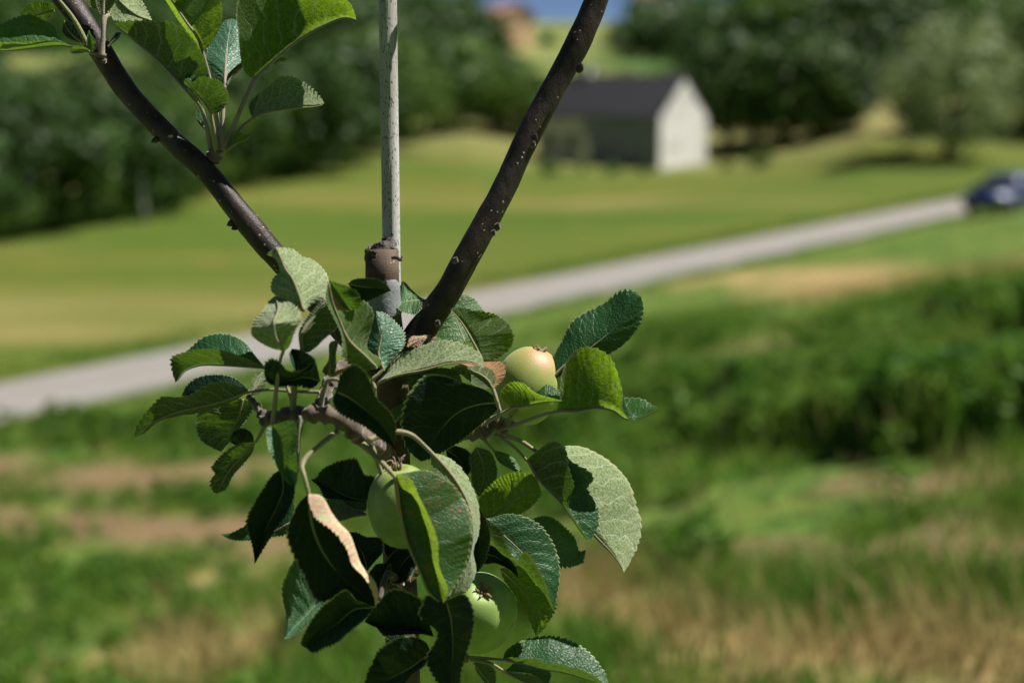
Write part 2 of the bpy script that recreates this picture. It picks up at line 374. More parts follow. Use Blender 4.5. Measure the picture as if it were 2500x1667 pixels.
for nm, arr in (('soil', sm), ('dry', dm)):
    at = me.attributes.new(nm, 'FLOAT', 'POINT'); at.data.foreach_set('value', arr.astype(np.float32))
tag(obj('ground', me), kind='structure')
# gravel road
t = NT('gravel'); pos = geo_pos(t); n1 = t.noise(pos, .8, 4); n2 = t.noise(pos, 25, 3)
t.set(Base_Color=t.mix(n2, t.mix(n1, (.19, .182, .175), (.30, .285, .275)), (.22, .20, .19)), Roughness=.9, Normal=t.bump(n2, .02, .6))
ss = np.linspace(-60, 95, 140); qq = np.linspace(-1.75, 1.75, 9); RV = []
for s_ in ss:
    for k, q_ in enumerate(qq):
        e = .18 * (vnoise(np.array([s_ * .5]), np.array([k * 3.7]), 9)[0] - .5) if k in (0, 8) else 0
        x, y = RP + RA * s_ + RN * (q_ + e); RV.append((x, y, gz(x, y) + .03 + .03 * (1 - (q_ / 1.75)**2) - (.06 if k in (0, 8) else 0)))
fi = [(i*9+k, i*9+k+1, (i+1)*9+k+1, (i+1)*9+k) for i in range(139) for k in range(8)]
aq = t.add('Attribute', attribute_name='across').outputs['Fac']; tr = t.ramp(t.math('ABSOLUTE', t.math('SUBTRACT', t.math('ABSOLUTE', aq), .78)), .45, .15); old = t.p.inputs['Base Color'].links[0].from_socket
nn_ = t.noise(t.scale(pos, (.5, .5, .5)), 1, 4); c = t.mix(t.math('MULTIPLY', t.ramp(t.math('ADD', t.math('ABSOLUTE', aq), t.math('MULTIPLY', nn_, .9)), 1.75, 2.15), .8), old, (.12, .15, .045)); c = t.mix(t.math('MULTIPLY', t.math('SUBTRACT', 1.0, tr), t.math('MULTIPLY', nn_, .55)), c, (.16, .15, .10)); t.set(Base_Color=c)
me = mesh_np('road', RV, fi, t.m); at = me.attributes.new('across', 'FLOAT', 'POINT'); at.data.foreach_set('value', np.tile(qq, 140).astype(np.float32))
tag(obj('road', me), kind='structure')

# ------------------------------------------------------------------ grass and weeds
def grass_mat(name, a, b, tf=.35):
    t = NT(name); pos = geo_pos(t); n = t.noise(pos, 2.2, 3); n2 = t.noise(pos, 9, 2)
    c = t.mix(t.ramp(n, .35, .65), a, b); c = t.mix(t.math('MULTIPLY', n2, .5), c, tuple(k * .5 for k in a)); t.set(Base_Color=c, Roughness=.6, Specular_IOR_Level=.25)
    tl = t.add('BsdfTranslucent', {'Color': c}); mx = t.add('MixShader', {0: tf}); t.l.new(t.p.outputs[0], mx.inputs[1]); t.l.new(tl.outputs[0], mx.inputs[2]); t.l.new(mx.outputs[0], t.out.inputs[0])
    return t.m
def blades(px, py, h, n, spread, width, lean, mat, name, kind='stuff'):
    k = len(px); N = k * n
    bx = np.repeat(px, n) + rng.normal(0, 1, N) * np.repeat(spread, n); by = np.repeat(py, n) + rng.normal(0, 1, N) * np.repeat(spread, n)
    bz = ground_z(bx, by) - .01; H = np.repeat(h, n) * rng.uniform(.5, 1.1, N); a = rng.uniform(0, 2*np.pi, N); w = width * rng.uniform(.6, 1.3, N) * (.6 + np.repeat(h, n))
    la = rng.uniform(0, 2*np.pi, N); lx = np.cos(la) * lean * H * rng.uniform(.3, 1.2, N); ly = np.sin(la) * lean * H * rng.uniform(.3, 1.2, N)
    B = np.stack([bx, by, bz], 1); o = np.stack([np.cos(a) * w, np.sin(a) * w, 0*w], 1)
    mid = B + np.stack([lx * .35, ly * .35, H * .6], 1); tip = B + np.stack([lx, ly, H], 1)
    Vv = np.stack([B - o, B + o, mid + o * .8, mid - o * .8, tip], 1).reshape(-1, 3); b0 = np.arange(N)[:, None] * 5
    f = np.concatenate([b0 + np.array([[0, 1, 2]]), b0 + np.array([[0, 2, 3]]), b0 + np.array([[3, 2, 4]])])
    o_ = obj(name, big_mesh(name, Vv, f, 3, mat)); return tag(o_, kind=kind)
def leafy(px, py, h, n, mat, name, size=.05):
    k = len(px); N = k * n; f = rng.uniform(.05, 1, N)**.7
    H = np.repeat(h, n); r = .28 * H * np.sqrt(1.05 - f) + .05
    a = rng.uniform(0, 2*np.pi, N); x = np.repeat(px, n) + np.cos(a) * r * rng.uniform(0, 1, N); y = np.repeat(py, n) + np.sin(a) * r * rng.uniform(0, 1, N)
    c = np.stack([x, y, ground_z(x, y) + f * H], 1); d1 = rng.normal(0, 1, (N, 3)); d1[:, 2] *= .6; d1 /= np.linalg.norm(d1, axis=1)[:, None]
    d2 = np.cross(d1, rng.normal(0, 1, (N, 3))); d2 /= np.linalg.norm(d2, axis=1)[:, None]; s_ = size * rng.uniform(.6, 1.5, N)[:, None]
    Vv = np.stack([c - d1 * s_, c + d2 * s_ * .5, c + d1 * s_, c - d2 * s_ * .5], 1).reshape(-1, 3)
    return tag(obj(name, big_mesh(name, Vv, np.arange(N * 4).reshape(-1, 4), 4, mat)), kind='stuff')
def field(n, y0, y1, wid=.54, bias=1.0):
    y = y0 + (y1 - y0) * rng.uniform(0, 1, n)**bias; x = rng.uniform(-1, 1, n) * (wid * y + .6); return x, y
M_gr = grass_mat('grass_green', (.09, .225, .02), (.215, .32, .045)); M_dry = grass_mat('grass_dry', (.33, .27, .10), (.47, .39, .17), .25)
M_weed = grass_mat('weed_green', (.065, .18, .016), (.18, .31, .036), .45)
x, y = field(17500, 2.6, 26, bias=1.5); keep = (soil_m(x, y) < rng.uniform(.25, .75, len(x))) & (dry_m(x, y) < rng.uniform(.2, .8, len(x))) & (fbm(x * .9, y * .9, 61) > rng.uniform(.36, .60, len(x))) & (road_q(x, y) > 2.2)
x, y = x[keep], y[keep]; blades(x, y, (.06 + .16 * fbm(x * .7, y * .7, 71)**2 * 2) * (1 + .02 * y), 16, .05 + .006 * y, .0045, .6, M_gr, 'grass')
x, y = field(9000, 2.6, 26, bias=1.4); keep = ((dry_m(x, y) > rng.uniform(.25, .8, len(x))) | (rng.uniform(0, 1, len(x)) < .05)) & (road_q(x, y) > 2.2)
x, y = x[keep], y[keep]; blades(x, y, .10 + .16 * rng.uniform(0, 1, len(x)), 16, .06 + .004 * y, .0035, .7, M_dry, 'dry_grass')
# broad-leaved weeds: low clumps everywhere, a tall bank on the right, smaller one by the road on the left
x, y = field(5200, 2.9, 17, bias=1.25); keep = (fbm(x * .8, y * .8, 81) > rng.uniform(.44, .60, len(x))) & ((x < .2) | (y > 4.7)) & (soil_m(x, y) < .35) & (dry_m(x, y) < .3); lowx, lowy = x[keep], y[keep]
leafy(lowx, lowy, rng.uniform(.05, .22, len(lowx)), 70, M_weed, 'clover', .019)
bank = []
for _ in range(900):
    X = random.uniform(1150, 2700); yy = random.uniform(835, 1035); bx, by = ray_ground(X, yy); bank.append((bx, by, (.24 + .30 * random.random()) if yy > 935 else .08 + .16 * random.random()))
for _ in range(420):
    X = random.uniform(-250, 900); yy = random.uniform(955, 1030) - max(0, X - 300) * .03; bx, by = ray_ground(X, yy); bank.append((bx, by, .10 + .35 * random.random()**1.5))
for X0, X1, y0, y1, hh, n in ((1480, 1720, 770, 805, .25, 90), (2120, 2500, 700, 765, .42, 130), (1700, 2150, 745, 800, .15, 80), (1180, 1420, 830, 870, .15, 50)):
    for _ in range(n):
        bx, by = ray_ground(random.uniform(X0, X1), random.uniform(y0, y1)); bank.append((bx, by, hh * random.uniform(.6, 1.2)))
bank = np.array(bank); mk_ = fbm(bank[:, 0] * .9, bank[:, 1] * .9, 123); bank = bank[mk_ > .40]; bank[:, 2] *= .36 + .55 * np.clip((mk_[mk_ > .40] - .4) / .3, 0, 1); leafy(bank[:, 0], bank[:, 1], bank[:, 2], 110, M_weed, 'tall_weeds', .036)
blades(bank[:, 0], bank[:, 1], bank[:, 2] * 1.15 + .04, 9, np.full(len(bank), .13), .0055, .45, M_gr, 'tall_grass')
sel = rng.choice(len(bank), 500); blades(bank[sel, 0], bank[sel, 1], bank[sel, 2] * 1.15, 7, np.full(500, .1), .004, .35, M_dry, 'seeding_grass')
# rough verge on both sides of the road
s_ = rng.uniform(-25, 80, 2600); q_ = np.where(rng.uniform(0, 1, 2600) < .5, rng.uniform(1.8, 3.2, 2600), -rng.uniform(1.8, 2.8, 2600))
vx = RP[0] + RA[0] * s_ + RN[0] * q_; vy = RP[1] + RA[1] * s_ + RN[1] * q_
blades(vx, vy, rng.uniform(.12, .32, 2600), 12, np.full(2600, .16), .010, .5, M_gr, 'verge_grass')

# ------------------------------------------------------------------ trees, bushes
def foliage_mat(name, a, b, tf=.3):
    t = NT(name); ob = t.obco(); rnd = t.add('ObjectInfo').outputs['Random']; n = t.noise(ob, 7, 3)
    c = t.mix(t.ramp(n, .35, .65), a, b); c = t.mix(t.math('MULTIPLY', rnd, .45), c, tuple(k * .5 for k in a)); t.set(Base_Color=c, Roughness=.55, Specular_IOR_Level=.3)
    tl = t.add('BsdfTranslucent', {'Color': c}); mx = t.add('MixShader', {0: tf}); t.l.new(t.p.outputs[0], mx.inputs[1]); t.l.new(tl.outputs[0], mx.inputs[2]); t.l.new(mx.outputs[0], t.out.inputs[0])
    return t.m
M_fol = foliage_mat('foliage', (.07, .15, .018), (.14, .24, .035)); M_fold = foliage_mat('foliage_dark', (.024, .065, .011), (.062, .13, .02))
M_olive = foliage_mat('foliage_olive', (.17, .235, .085), (.28, .35, .14)); M_pale = foliage_mat('foliage_pale', (.30, .36, .20), (.45, .48, .30)); M_wood = simple_mat('wood_bark', (.06, .045, .035), (.12, .09, .07), 6, .9, .02)
def crown_mesh(name, mat, nclump, per, size, seed, rx=.42, base=.12, airy=0.0, spread=.085):
    r = np.random.default_rng(seed); V = []
    c = r.normal(0, 1, (nclump, 3)); c /= np.linalg.norm(c, axis=1)[:, None]; c *= (r.uniform(.25, 1, nclump)**.45)[:, None]
    cz = base + (1 - base) * (.5 + .5 * c[:, 2] * .96); wid = rx * np.sqrt(np.clip(1 - (2 * (cz - base) / (1 - base) - .85)**2 / 1.9, .05, 1)) * r.uniform(.72, 1.1, nclump)
    C = np.stack([c[:, 0] * wid * 1.25, c[:, 1] * wid * 1.25, cz], 1)
    D = r.normal(0, 1, (nclump * per, 3)); P = np.repeat(C, per, 0) + D * np.repeat(r.uniform(.6, 1.25, nclump), per)[:, None] * spread * np.array([1, 1, .75])
    P[:, 2] = np.maximum(P[:, 2], .02); N = len(P); outw = D / np.linalg.norm(D, axis=1)[:, None] + .45 * np.repeat(c, per, 0) + r.normal(0, .35, (N, 3)); d1 = np.cross(outw, r.normal(0, 1, (N, 3))); d1 /= np.linalg.norm(d1, axis=1)[:, None]
    d2 = np.cross(d1, outw); d2 /= np.linalg.norm(d2, axis=1)[:, None]; s = size * r.uniform(.6, 1.4, N)[:, None]
    V = np.stack([P - d1 * s, P + d2 * s * .6, P + d1 * s, P - d2 * s * .6], 1).reshape(-1, 3)
    return big_mesh(name, V, np.arange(N * 4).reshape(-1, 4), 4, mat)
def trunk_mesh(name, seed, top=.75, r0=.03):
    r = random.Random(seed); V = []; Fc = []
    def addt(P, rad):
        v, f = tube_data(catmull(P, 8), np.linspace(rad[0], rad[1], 8), 8); n = len(V); V.extend(v); Fc.extend([tuple(i + n for i in q) for q in f])
    addt([(0, 0, -.03), (r.uniform(-.02, .02), r.uniform(-.02, .02), .25), (r.uniform(-.05, .05), r.uniform(-.05, .05), top)], (r0, r0 * .3))
    for k in range(6):
        a = k * 1.05 + r.random(); z = .18 + .08 * k; L = .3 - .02 * k
        addt([(0, 0, z), (math.cos(a) * L * .5, math.sin(a) * L * .5, z + .1), (math.cos(a) * L, math.sin(a) * L, z + .24)], (r0 * .5, r0 * .12))
    return mesh_np(name, V, Fc, M_wood)
CR = {'round': [crown_mesh('crown', M_fol, 44, 66, .030, 100 + i, .40 + .03 * i, .02) for i in range(3)],
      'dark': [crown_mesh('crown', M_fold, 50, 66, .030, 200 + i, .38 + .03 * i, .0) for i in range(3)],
      'bush': [crown_mesh('crown', M_fol, 40, 44, .045, 300 + i, .62, .0, spread=.13) for i in range(2)],
      'pale': [crown_mesh('crown', M_pale, 40, 44, .045, 310, .62, .0, spread=.13)],
      'olive': [crown_mesh('crown', M_olive, 80, 60, .024, 400, .48, .06, spread=.085)]}
TR = [trunk_mesh('trunk', i) for i in range(3)]; TRO = trunk_mesh('trunk', 9, .8, .035)
def tree(X, yb, ytop, kind, label, group=None, name='tree', cat='tree', wid=1.0, hmin=1.0, d=None):
    if d is None: x, d = ray_ground(X, yb)
    else: x = ux(X) * d
    z = gz(x, d); h = max(d * elev(ytop) - z, hmin)
    o = thing(name, label, cat, (x, d, z), random.uniform(0, 6.28), group)
    i = random.randrange(len(CR[kind])); c = obj('crown', CR[kind][i], o); c.scale = (h * wid, h * wid, h)
    tk = obj('trunk' if name == 'tree' or name == 'olive_tree' else 'stem', TRO if kind == 'olive' else TR[random.randrange(3)], o); tk.scale = (h * wid, h * wid, h); return o
def rowof(rows, label, group, wid=1.2, **k):
    for r_ in rows: tree(r_[0], r_[1], r_[2], r_[3], label, group, wid=wid, d=r_[4] if len(r_) > 4 else None, **k)
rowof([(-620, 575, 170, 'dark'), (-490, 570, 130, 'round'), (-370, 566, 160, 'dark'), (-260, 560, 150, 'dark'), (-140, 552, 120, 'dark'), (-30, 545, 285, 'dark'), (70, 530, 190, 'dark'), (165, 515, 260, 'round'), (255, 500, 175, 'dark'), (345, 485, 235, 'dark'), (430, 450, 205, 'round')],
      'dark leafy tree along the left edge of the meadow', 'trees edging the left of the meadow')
rowof([(20, 548, 440, 'bush'), (120, 532, 430, 'bush'), (210, 518, 425, 'bush'), (300, 500, 400, 'bush'), (390, 478, 385, 'bush')], 'low green bush at the foot of the trees left of the meadow', 'bushes at the left tree line', 1.1, name='bush', cat='bush')
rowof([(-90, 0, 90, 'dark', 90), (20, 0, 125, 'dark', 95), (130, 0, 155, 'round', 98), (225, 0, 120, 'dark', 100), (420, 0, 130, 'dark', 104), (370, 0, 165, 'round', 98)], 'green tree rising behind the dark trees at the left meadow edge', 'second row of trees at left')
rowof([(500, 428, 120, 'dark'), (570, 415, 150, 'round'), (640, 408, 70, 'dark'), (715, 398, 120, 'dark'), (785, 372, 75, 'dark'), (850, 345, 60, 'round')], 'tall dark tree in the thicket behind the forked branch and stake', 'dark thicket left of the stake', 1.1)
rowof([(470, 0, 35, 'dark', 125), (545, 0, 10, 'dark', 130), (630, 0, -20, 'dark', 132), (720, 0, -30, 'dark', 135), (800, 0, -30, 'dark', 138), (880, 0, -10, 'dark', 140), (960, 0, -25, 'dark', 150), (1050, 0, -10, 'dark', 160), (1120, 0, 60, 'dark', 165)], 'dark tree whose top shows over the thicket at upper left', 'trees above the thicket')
rowof([(915, 322, 110, 'round'), (985, 306, 68, 'dark'), (1060, 300, 85, 'round'), (1135, 304, 112, 'dark'), (1205, 318, 150, 'round')], 'round green tree between the stake and the bare right branch', 'round trees right of the stake', 1.05)
rowof([(1270, 0, 190, 'bush', 128), (1350, 0, 160, 'bush', 134), (1440, 0, 165, 'bush', 138), (1530, 0, 150, 'bush', 134)], 'light green bush behind the ridge of the barn', 'bushes behind the barn', 1.2, name='bush', cat='bush')
rowof([(1670, 335, 60, 'dark'), (1735, 332, 110, 'round'), (1805, 328, 55, 'dark'), (1875, 318, 100, 'round'), (1935, 305, 110, 'dark')], 'tall leafy tree just right of the white gable', 'trees right of the barn', 1.1)
rowof([(1640, 0, 10, 'dark', 170), (1720, 0, -20, 'dark', 150), (1800, 0, -60, 'round', 152), (1880, 0, -50, 'dark', 150), (1960, 0, -40, 'dark', 145), (2060, 0, -40, 'dark', 150), (2140, 0, -50, 'dark', 155)], 'dark tall tree at the top right, cut by the picture edge', 'trees at the top right')
rowof([(2270, 300, -20, 'round'), (2360, 300, -60, 'dark'), (2450, 310, -30, 'dark'), (2560, 310, -40, 'dark')], 'dark tree behind the grey-green olive at the right edge', 'dark trees at the right edge', 1.1)
tree(2180, 368, 35, 'olive', 'airy grey-green olive tree standing above the road at right', name='olive_tree', wid=1.0)
rowof([(1262, 404, 362, 'bush'), (1405, 404, 372, 'bush'), (1480, 404, 382, 'bush'), (1668, 392, 368, 'bush')], 'low weedy bush growing at the foot of the barn', 'weeds round the barn', .9, name='bush', cat='bush', hmin=.6)
tree(1742, 385, 340, 'bush', 'low dark bush on the grass right of the white gable', name='bush', cat='bush')
tree(1338, 398, 322, 'pale', 'small pale shrub in sun before the shaded barn wall', name='shrub', cat='shrub', wid=.3)
rowof([(1085, 0, 30, 'dark', 300), (1130, 0, 70, 'dark', 296), (1175, 0, 100, 'dark', 280), (1255, 0, 75, 'dark', 300), (1430, 0, 40, 'dark', 265), (1500, 0, 30, 'dark', 260), (1570, 0, 25, 'dark', 255), (1640, 0, 20, 'dark', 260)], 'far dark tree on the hillside near the small houses', 'far hillside trees')
# the wood on the far hill, one mass
N = 5200; fx = []; 
while len(fx) < N:
    d = random.uniform(210, 400); X = random.uniform(-900, 3300)
    if 1090 < X < 1440 and d > 200: continue
    if 1380 < X < 1640 and d < 250: continue
    if fbm(np.array([X / 160.0]), np.array([d / 45.0]), 91)[0] < .46 and d < 330: continue
    x = ux(X) * d; fx.append((x, d, gz(x, d) + random.random()**.7 * random.uniform(5, 10)))
fx = np.array(fx); per = 14; P = np.repeat(fx, per, 0) + rng.normal(0, 1.3, (N * per, 3)); n = len(P)
d1 = rng.normal(0, 1, (n, 3)); d1 /= np.linalg.norm(d1, axis=1)[:, None]; d2 = np.cross(d1, rng.normal(0, 1, (n, 3))); d2 /= np.linalg.norm(d2, axis=1)[:, None]
s_ = rng.uniform(.5, 1.1, n)[:, None]; Vv = np.stack([P - d1 * s_, P + d2 * s_ * .7, P + d1 * s_, P - d2 * s_ * .7], 1).reshape(-1, 3)
tag(obj('far_wood', big_mesh('far_wood', Vv, np.arange(n * 4).reshape(-1, 4), 4, M_fold)), kind='stuff')

# ------------------------------------------------------------------ barn, far houses, car, post
M_lime = simple_mat('lime_render', (.48, .47, .455), (.72, .71, .69), .9, .9, .01); M_slate = simple_mat('dark_slate', (.016, .017, .021), (.032, .033, .038), 3, .7, .01)
M_timshade = simple_mat('timber_wall_shade', (.19, .205, .25), (.28, .295, .34), 4, .8, .005); M_glass = simple_mat('window_glass', (.02, .025, .03), (.03, .035, .04), 1, .08, 0, .6)  # the timber tone also carries the barn wall's bluish shade
M_whitep = simple_mat('white_paint', (.75, .75, .73), (.8, .8, .78), 5, .6)
cx, cy = ux(1513) * 102, 102.0; bz = gz(cx + 2, cy + 3) - .25
barn = thing('barn', 'long barn with dark roof and a bright white gable end', 'barn', (cx, cy, bz), math.atan2(.81, .58))
# local axes: +x along the gable (away to the right), +y along the length (to the left and back)
Wb, Lb, E, A = 7.0, 10.6, 3.9, 6.7
m = MB(); m.prism([(0, 0), (Wb, 0), (Wb, E), (Wb/2, A), (0, E)], 0, Lb); m.build('wall', M_lime, barn)
ov = .25; dx, dz_ = Wb/2, A - E; L_ = math.hypot(dx, dz_); m = MB()
m.prism([(-ov, E - ov*dz_/dx + .03), (Wb/2, A + .03), (Wb + ov, E - ov*dz_/dx + .03), (Wb + ov, E - ov*dz_/dx + .2), (Wb/2, A + .22), (-ov, E - ov*dz_/dx + .2)], -.08, Lb + .3); rf = m.build('roof', M_slate, barn)
m = MB(); m.box((Wb/2 - .35, Lb - 2.6, A - .4), (Wb/2 + .35, Lb - 1.9, A + .75)); m.build('chimney', M_lime, rf)
m = MB(); m.box((-.05, .12, .02), (.015, 6.4, 3.62)); m.build('wall_shade_panel', M_timshade, barn)  # overlay added on the wall, its shade put into the panel colour
m = MB(); m.box((-.11, 1.0, .1), (-.055, 4.6, 3.2)); dr = m.build('door', M_timshade, barn, .01); m = MB(); m.box((-.16, 2.75, 1.2), (-.112, 2.85, 1.7)); m.build('handle', M_whitep, dr)
for y0 in (6.9, 8.8):
    m = MB(); m.box((-.05, y0, 1.3), (.01, y0 + 1.2, 2.7)); fr = m.build('window', M_whitep, barn)
    m = MB(); m.box((-.065, y0 + .12, 1.42), (-.052, y0 + .56, 2.58)); m.box((-.065, y0 + .64, 1.42), (-.052, y0 + 1.08, 2.58)); m.build('pane', M_glass, fr)
M_peach = simple_mat('peach_render', (.62, .40, .24), (.70, .48, .30), .8, .9); M_tile = simple_mat('clay_tile', (.28, .12, .08), (.36, .18, .12), 2, .85); M_ivory = simple_mat('ivory_render', (.60, .57, .50), (.68, .65, .58), .8, .9)
def house(X, ybase, d, w, h, l, mat, label, rz):
    x = ux(X) * d; z = max(gz(x, d), d * elev(ybase)) - .5; o = thing('house', label, 'house', (x, d, z), rz)
    m = MB(); m.prism([(-w/2, -3), (w/2, -3), (w/2, h), (0, h + w * .22), (-w/2, h)], 0, l); m.build('wall', mat, o)
    m = MB(); k = .44; m.prism([(-w/2 - .5, h - .5*k + .05), (0, h + w*.22 + .05), (w/2 + .5, h - .5*k + .05), (w/2 + .5, h - .5*k + .3), (0, h + w*.22 + .3), (-w/2 - .5, h - .5*k + .3)], -.5, l + .5); m.build('roof', M_tile, o)
    for i in (-1, 1):
        m = MB(); m.box((i*w*.25 - .5, -.06, h*.5), (i*w*.25 + .5, .02, h*.5 + 1.4)); f = m.build('window', M_whitep, o)
        m = MB(); m.box((i*w*.25 - .38, -.09, h*.5 + .12), (i*w*.25 + .38, -.065, h*.5 + 1.28)); m.build('pane', M_glass, f)
house(1192, 88, 290, 7.5, 5.2, 9, M_peach, 'peach coloured house high on the wooded hillside', R(35))
house(1538, 28, 300, 7, 4.0, 9, M_ivory, 'pale grey house at the top of the hill above the barn', R(30))
# parked car at the right edge
t = NT('car_paint'); n = t.noise(t.obco(), 3, 2); t.set(Base_Color=t.mix(n, (.012, .028, .085), (.016, .035, .10)), Roughness=.4, Coat_Weight=.3, Metallic=.2); M_car = t.m
M_rub = simple_mat('tyre_rubber', (.015, .015, .015), (.03, .03, .03), 30, .85); M_rim = simple_mat('alloy', (.45, .45, .46), (.55, .55, .56), 10, .35)
M_lampr = simple_mat('red_lens', (.3, .01, .01), (.4, .02, .015), 8, .2); M_lampw = simple_mat('clear_lens', (.6, .62, .65), (.7, .72, .75), 8, .15); M_trim = simple_mat('black_trim', (.02, .02, .02), (.03, .03, .03), 12, .6)
kx, ky = ux(2308) * 53, 53.0; car = thing('parked_car', 'dark blue hatchback parked on the verge at the right edge', 'car', (kx, ky, gz(kx, ky) + .02), math.atan2(RA[1], RA[0]) + R(180))
low = [(-2.02, .32), (-2.06, .55), (-2.0, .86), (-1.75, .95), (.95, .97), (1.75, .84), (2.05, .66), (2.08, .38), (1.95, .26), (-1.9, .26)]
m = MB(); m.prism(low, -.86, .86); body = m.build('body', M_car, car, .07, True)
cab = [(-1.80, .93), (-1.45, 1.36), (-1.1, 1.45), (.05, 1.46), (.35, 1.40), (1.15, .95)]
m = MB()
for a, b in zip((-.72, -.60), (0, 0)): pass
VV = [(x_, s_ * (.80 - .20 * (z_ - .93) / .53), z_) for s_ in (-1, 1) for x_, z_ in cab]; nn = len(cab)
m.add(VV, [tuple(range(nn)), tuple(range(2*nn-1, nn-1, -1))] + [(i, i + nn, (i+1) % nn + nn, (i+1) % nn) for i in range(nn)]); m.build('cabin', M_car, car, .05, True)
def quadpart(name, pts, mat, par):
    return obj(name, mesh_np(name, pts, [tuple(range(len(pts)))], mat, False), par)
def sidey(z_): return .80 - .20 * (z_ - .93) / .53 + .012
for s_ in (-1, 1):
    for w in ([(-1.55, 1.0), (-1.32, 1.33), (-.75, 1.37), (-.75, 1.0)], [(-.66, 1.0), (-.66, 1.37), (.02, 1.38), (.25, 1.33), (.85, 1.0)]):
        quadpart('side_window', [(x_, s_ * sidey(z_), z_) for x_, z_ in w], M_glass, car)
quadpart('windscreen', [(1.135, -.68, 1.0), (.46, -.56, 1.37), (.46, .56, 1.37), (1.135, .68, 1.0)], M_glass, car)
quadpart('rear_window', [(-1.78, -.66, 1.0), (-1.49, -.58, 1.33), (-1.49, .58, 1.33), (-1.78, .66, 1.0)], M_glass, car)
for s_ in (-1, 1):
    m = MB(); m.box((1.92, s_ * .78 - .16, .60), (2.085, s_ * .78 + .05 if s_ > 0 else s_ * .78 + .16, .74)); m.build('headlight', M_lampw, car, .02)
    m = MB(); m.box((-2.075, s_ * .72 - .12, .70), (-1.97, s_ * .72 + .12, .90)); m.build('tail_light', M_lampr, car, .02)
    m = MB(); m.box((.72, s_ * .93 - .10, .98), (.86, s_ * .93 + .10, 1.10)); m.build('mirror', M_car, car, .03)
    for x_ in (-1.28, 1.30):
        Mx = Matrix.Translation((x_, s_ * .80, .31)) @ Matrix.Rotation(R(90), 4, 'X')
        m = MB(); m.lathe([(.20, -.10), (.30, -.10), (.315, -.05), (.315, .05), (.30, .10), (.20, .10)], 24, Mx); wh = m.build('wheel', M_rub, car)
        m = MB(); m.lathe([(.05, -.105), (.2, -.085), (.2, .085), (.05, .105)], 16, Mx); m.build('rim', M_rim, wh)
m = MB(); m.box((-2.09, -.80, .36), (-1.98, .80, .52)); m.build('bumper', M_trim, car, .03)
m = MB(); m.box((1.98, -.78, .34), (2.10, .78, .50)); m.build('bumper', M_trim, car, .03)
px_, py_ = ux(328) * 61, 61.0
m = MB(); hp = py_ * elev(345) - gz(px_, py_); m.lathe([(.17, -.3), (.16, .2), (.14, hp * .6), (.13, hp), (.09, hp + .05)], 14)
M_conc = simple_mat('weathered_concrete', (.17, .2, .15), (.26, .28, .22), 3, .9, .01)
tag(m.build('post', M_conc, None, 0, True, (px_, py_, gz(px_, py_))), 'pale weathered post in front of the dark trees at left', 'post')

# ================================================================== the apple tree
TB = w3(src('D', [(925, 1500)]), [0])[0]; TB = Vector((TB[0], TB[1], gz(TB[0], TB[1])))
T0 = np.array(TB)
apple_tree = thing('apple_tree', 'young apple tree with green leaves, bare forked branches and small apples', 'tree', TB)
def tmesh(name, V, Fc, mat, parent, smooth=True):
    """child mesh of the tree (all children sit at the tree's own origin)"""
    return obj(name, mesh_np(name, np.asarray(V, float) - T0, Fc, mat, smooth), parent)
PXM = FOC / F      # metres per source pixel at the focus distance
def rod(name, fr, pts, dz, rad, mat, parent=apple_tree, n=14, wob=.06, seg=40, seed=1):
    """pts measured, dz nearness list or pair, rad in source px list"""
    p = src(fr, pts); d = np.interp(np.linspace(0, 1, len(p)), np.linspace(0, 1, len(dz)), dz)
    P = catmull(w3(p, d), seg); r = np.interp(np.linspace(0, 1, seg), np.linspace(0, 1, len(rad)), rad) * PXM
    V, Fc = tube_data(P, r, n, wob, seed); return tmesh(name, V, Fc, mat, parent), P, r
# trunk: from the ground up to the cut leader
p = w3(src('D', [(925, 1500), (918, 1300), (908, 1100), (902, 900), (892, 780), (880, 690), (878, 640), (877, 575)]), [0, 0, 0, 0, .3, .6, .8, .8])
P = catmull(np.concatenate([[[TB.x + .004, TB.y + .01, TB.z - .06], [TB.x + .002, TB.y, TB.z + .3]], p]), 90)
rr = np.interp(np.linspace(0, 1, 90), [0, .1, .4, .6, .78, .88, .93, 1], np.array([62, 54, 48, 46, 43, 38.5, 38.5, 38])) * PXM
rr[-3:] *= 1.05
V, Fc = tube_data(P, rr, 24, .09, 3, cap=True); trunk = tmesh('trunk', V, Fc, M_barkd, apple_tree); trunk.data.materials.append(M_stub)
cen = P[-1]
# ragged cut on top of the leader
V = []; Fc = []; nr, na = 7, 24
for i in range(nr):
    for k in range(na):
        a = 2*math.pi*k/na; r_ = 37.5 * PXM * i / (nr - 1)
        V.append((cen[0] + math.cos(a)*r_, cen[1] + math.sin(a)*r_, cen[2] + .0012 + .0030*random.random() + .0025*math.cos(a) + (.002 if i < nr-1 else -.002)))
Fc = [(i*na+k, i*na+(k+1) % na, (i+1)*na+(k+1) % na, (i+1)*na+k) for i in range(nr-1) for k in range(na)]
M_cut = simple_mat('old_pruning_cut', (.05, .045, .045), (.15, .13, .12), 300, .95, .002)
tmesh('pruning_cut', V, Fc, M_cut, trunk, False)
# thickened ring just under the cut, and the dry bud scale at its right
ring = catmull(np.array([cen + np.array([0, 0, -.010]), cen + np.array([0, 0, -.005]), cen + np.array([0, 0, .001])]), 8)
V, Fc = tube_data(ring, np.array([38, 38.3, 40, 42.5, 42, 40, 41, 39]) * PXM, 24, .16, 5); tmesh('callus_ring', V, Fc, M_stub, trunk)
o_, *_ = rod('bud_scale', 'Z2', [(1640, 320), (1700, 315), (1745, 345), (1765, 290)], [2.0], [4, 5, 4, 1.5], M_knob, trunk, 8, .3, 12)
